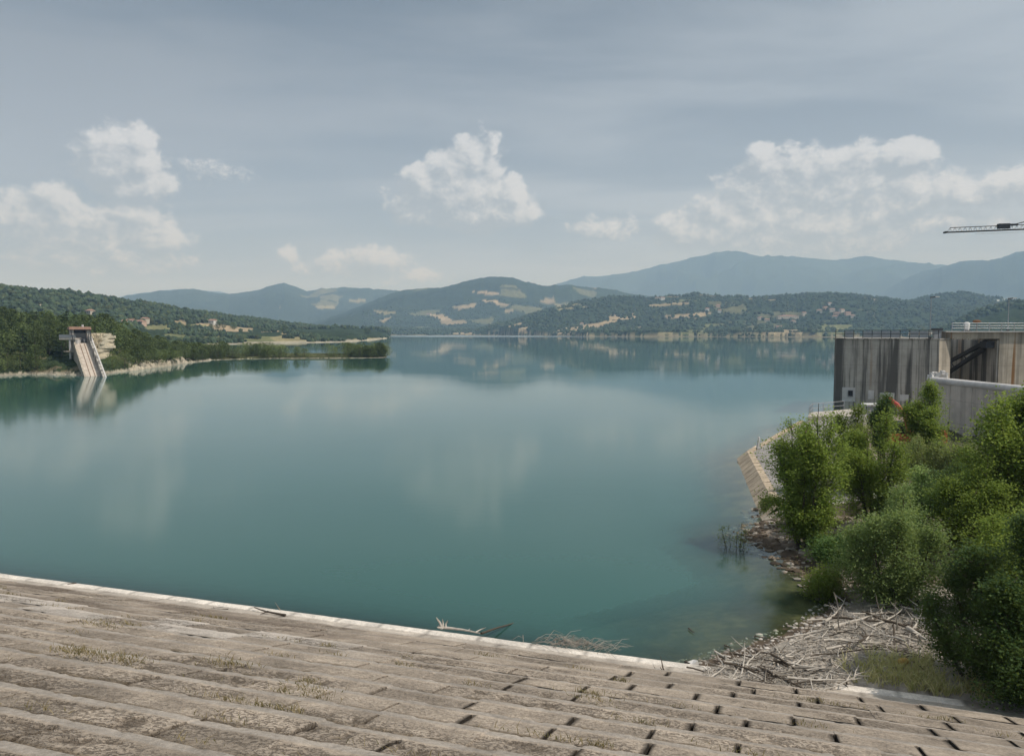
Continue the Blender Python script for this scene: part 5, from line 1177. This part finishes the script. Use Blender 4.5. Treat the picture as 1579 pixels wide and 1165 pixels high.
log('small curved twig lying on the kerb at the far left', DP(118, 898, .03), DP(104, 900, .05), .03, M['wood_dark'], 308, 2, .3)
mb = MB(); r_ = np.random.default_rng(311)
for i in range(110):
    u_ = r_.normal(0, .75); a = np.array([u_, r_.normal(0, .18)-u_*.33, 0]); th = r_.normal(-.25, .5); l_ = r_.uniform(.3, 1.1); mb.tube([a, a+np.array([math.cos(th)*l_*.5, math.sin(th)*l_*.5, r_.uniform(.1, .3)]), a+np.array([math.cos(th)*l_, math.sin(th)*l_, r_.uniform(0, .25)])], [.012, .01, .004], 3)
o = mb.build('brush_heap', M['wood_grey']); o.location = DP(872, 994, .02); tag(o, 'heap of fine grey brushwood washed onto the kerb', 'brushwood')
BG = [((1190, 1043), (1320, 1040), .10, 'long white log lying flat at the edge of the driftwood above the steps'), ((1150, 1046), (1262, 1054), .09, 'white log along the kerb, left end of the driftwood'), ((1186, 1050), (1296, 1072), .10, 'pale log along the shaded kerb strip, partly buried'),
 ((1210, 1052), (1200, 1034), .07, 'short pale log leaning across the crossing logs near the kerb'), ((1256, 1058), (1232, 1042), .05, 'short pale branch crossing the long white log'), ((1284, 950), (1345, 938), .09, 'pale log lying under the bushy willow'),
 ((1270, 975), (1332, 977), .05, 'thin pale straight log in the middle of the driftwood'), ((1400, 962), (1430, 985), .10, 'thick broken pale log near the dark acacia'), ((1440, 925), (1468, 950), .09, 'pale weathered log between the willow and the acacia'),
 ((1396, 1014), (1336, 1026), .05, 'pale stick pointing at the dry grass patch'), ((1378, 1085), (1470, 1072), .07, 'pale log in the brushwood behind the shaded kerb')]
for i, (a, c_, r0, lb) in enumerate(BG):
    pa = PZ(*a, .95); pb = PZ(*c_, .95); pa[2] = gz(*pa[:2])+.12+r0; pb[2] = gz(*pb[:2])+.12+r0; log(lb, pa, pb, r0, M['wood'], 320+i, 2, .05)
for i, (a, top, lb) in enumerate([((1297, 958), (1290, 920), 'crooked bleached dead stem standing at the water edge of the cove'), ((1384, 962), (1381, 925), 'straight bleached dead stem standing in the driftwood'), ((1362, 935), (1350, 915), 'short bleached dead stem leaning under the willow')]):
    p_ = PZ(*a, .9); z_ = gz(*p_[:2]); t_ = PY(*top, p_[1]); log(lb, (p_[0], p_[1], z_-.1), t_, .034, M['wood_grey'], 340+i, 3, .2, cat='dead stem', name='dead_stem')
for i in range(26):                     # brushwood pile under the willow
    pass
for i, (a, c_, lb) in enumerate([((1062, 968), (1071, 975), 'small dark snag poking out of the water off the bank'), ((1117, 994), (1127, 998), 'small dark branch floating just off the gravel'), ((1163, 980), (1185, 984), 'dark twiggy branch lying in the shallows'), ((1190, 985), (1240, 985), 'thin dark submerged pole in the brown shallows')]):
    pa = PZ(*a, .06); pb = PZ(*c_, .05); log(lb, pa, pb, .035, M['wood_dark'], 350+i, 3 if i < 3 else 0, .12)
p_ = PZ(1067, 1020, .3); o = thing('boulder', 'dark-topped white stone sitting at the water end of the kerb', 'stone', None, (p_[0], p_[1], .1)); mb = MB(); rock(mb, (0, 0, .08), .3, r_, (1.2, 1, .8)); mb.build('body', M['conc_light'], o); mb = MB(); rock(mb, (-.12, .02, .12), .2, r_); mb.build('dark_side', M['wood_dark'], o)
p_ = PZ(1393, 1008, 1.0); o = thing('drum', 'small dirty yellow drum lying beside the dry grass', 'drum', None, (p_[0], p_[1], gz(p_[0], p_[1])+.34), .3)
o.scale = (.7, .7, .7)
MB().tube([(-.22, 0, 0), (-.2, 0, 0), (0, 0, 0), (.2, 0, 0), (.22, 0, 0)], [.10, .15, .16, .15, .10], 12).build('shell', simple('yellow_plastic', (.42, .30, .10), .6, .2, 6), o)
for x_ in (-.1, .1): MB().tube([(x_-.015, 0, 0), (x_+.015, 0, 0)], [.168, .168], 12).build('hoop', simple('yellow_plastic_dark', (.38, .24, .06), .6, .2, 6), o)
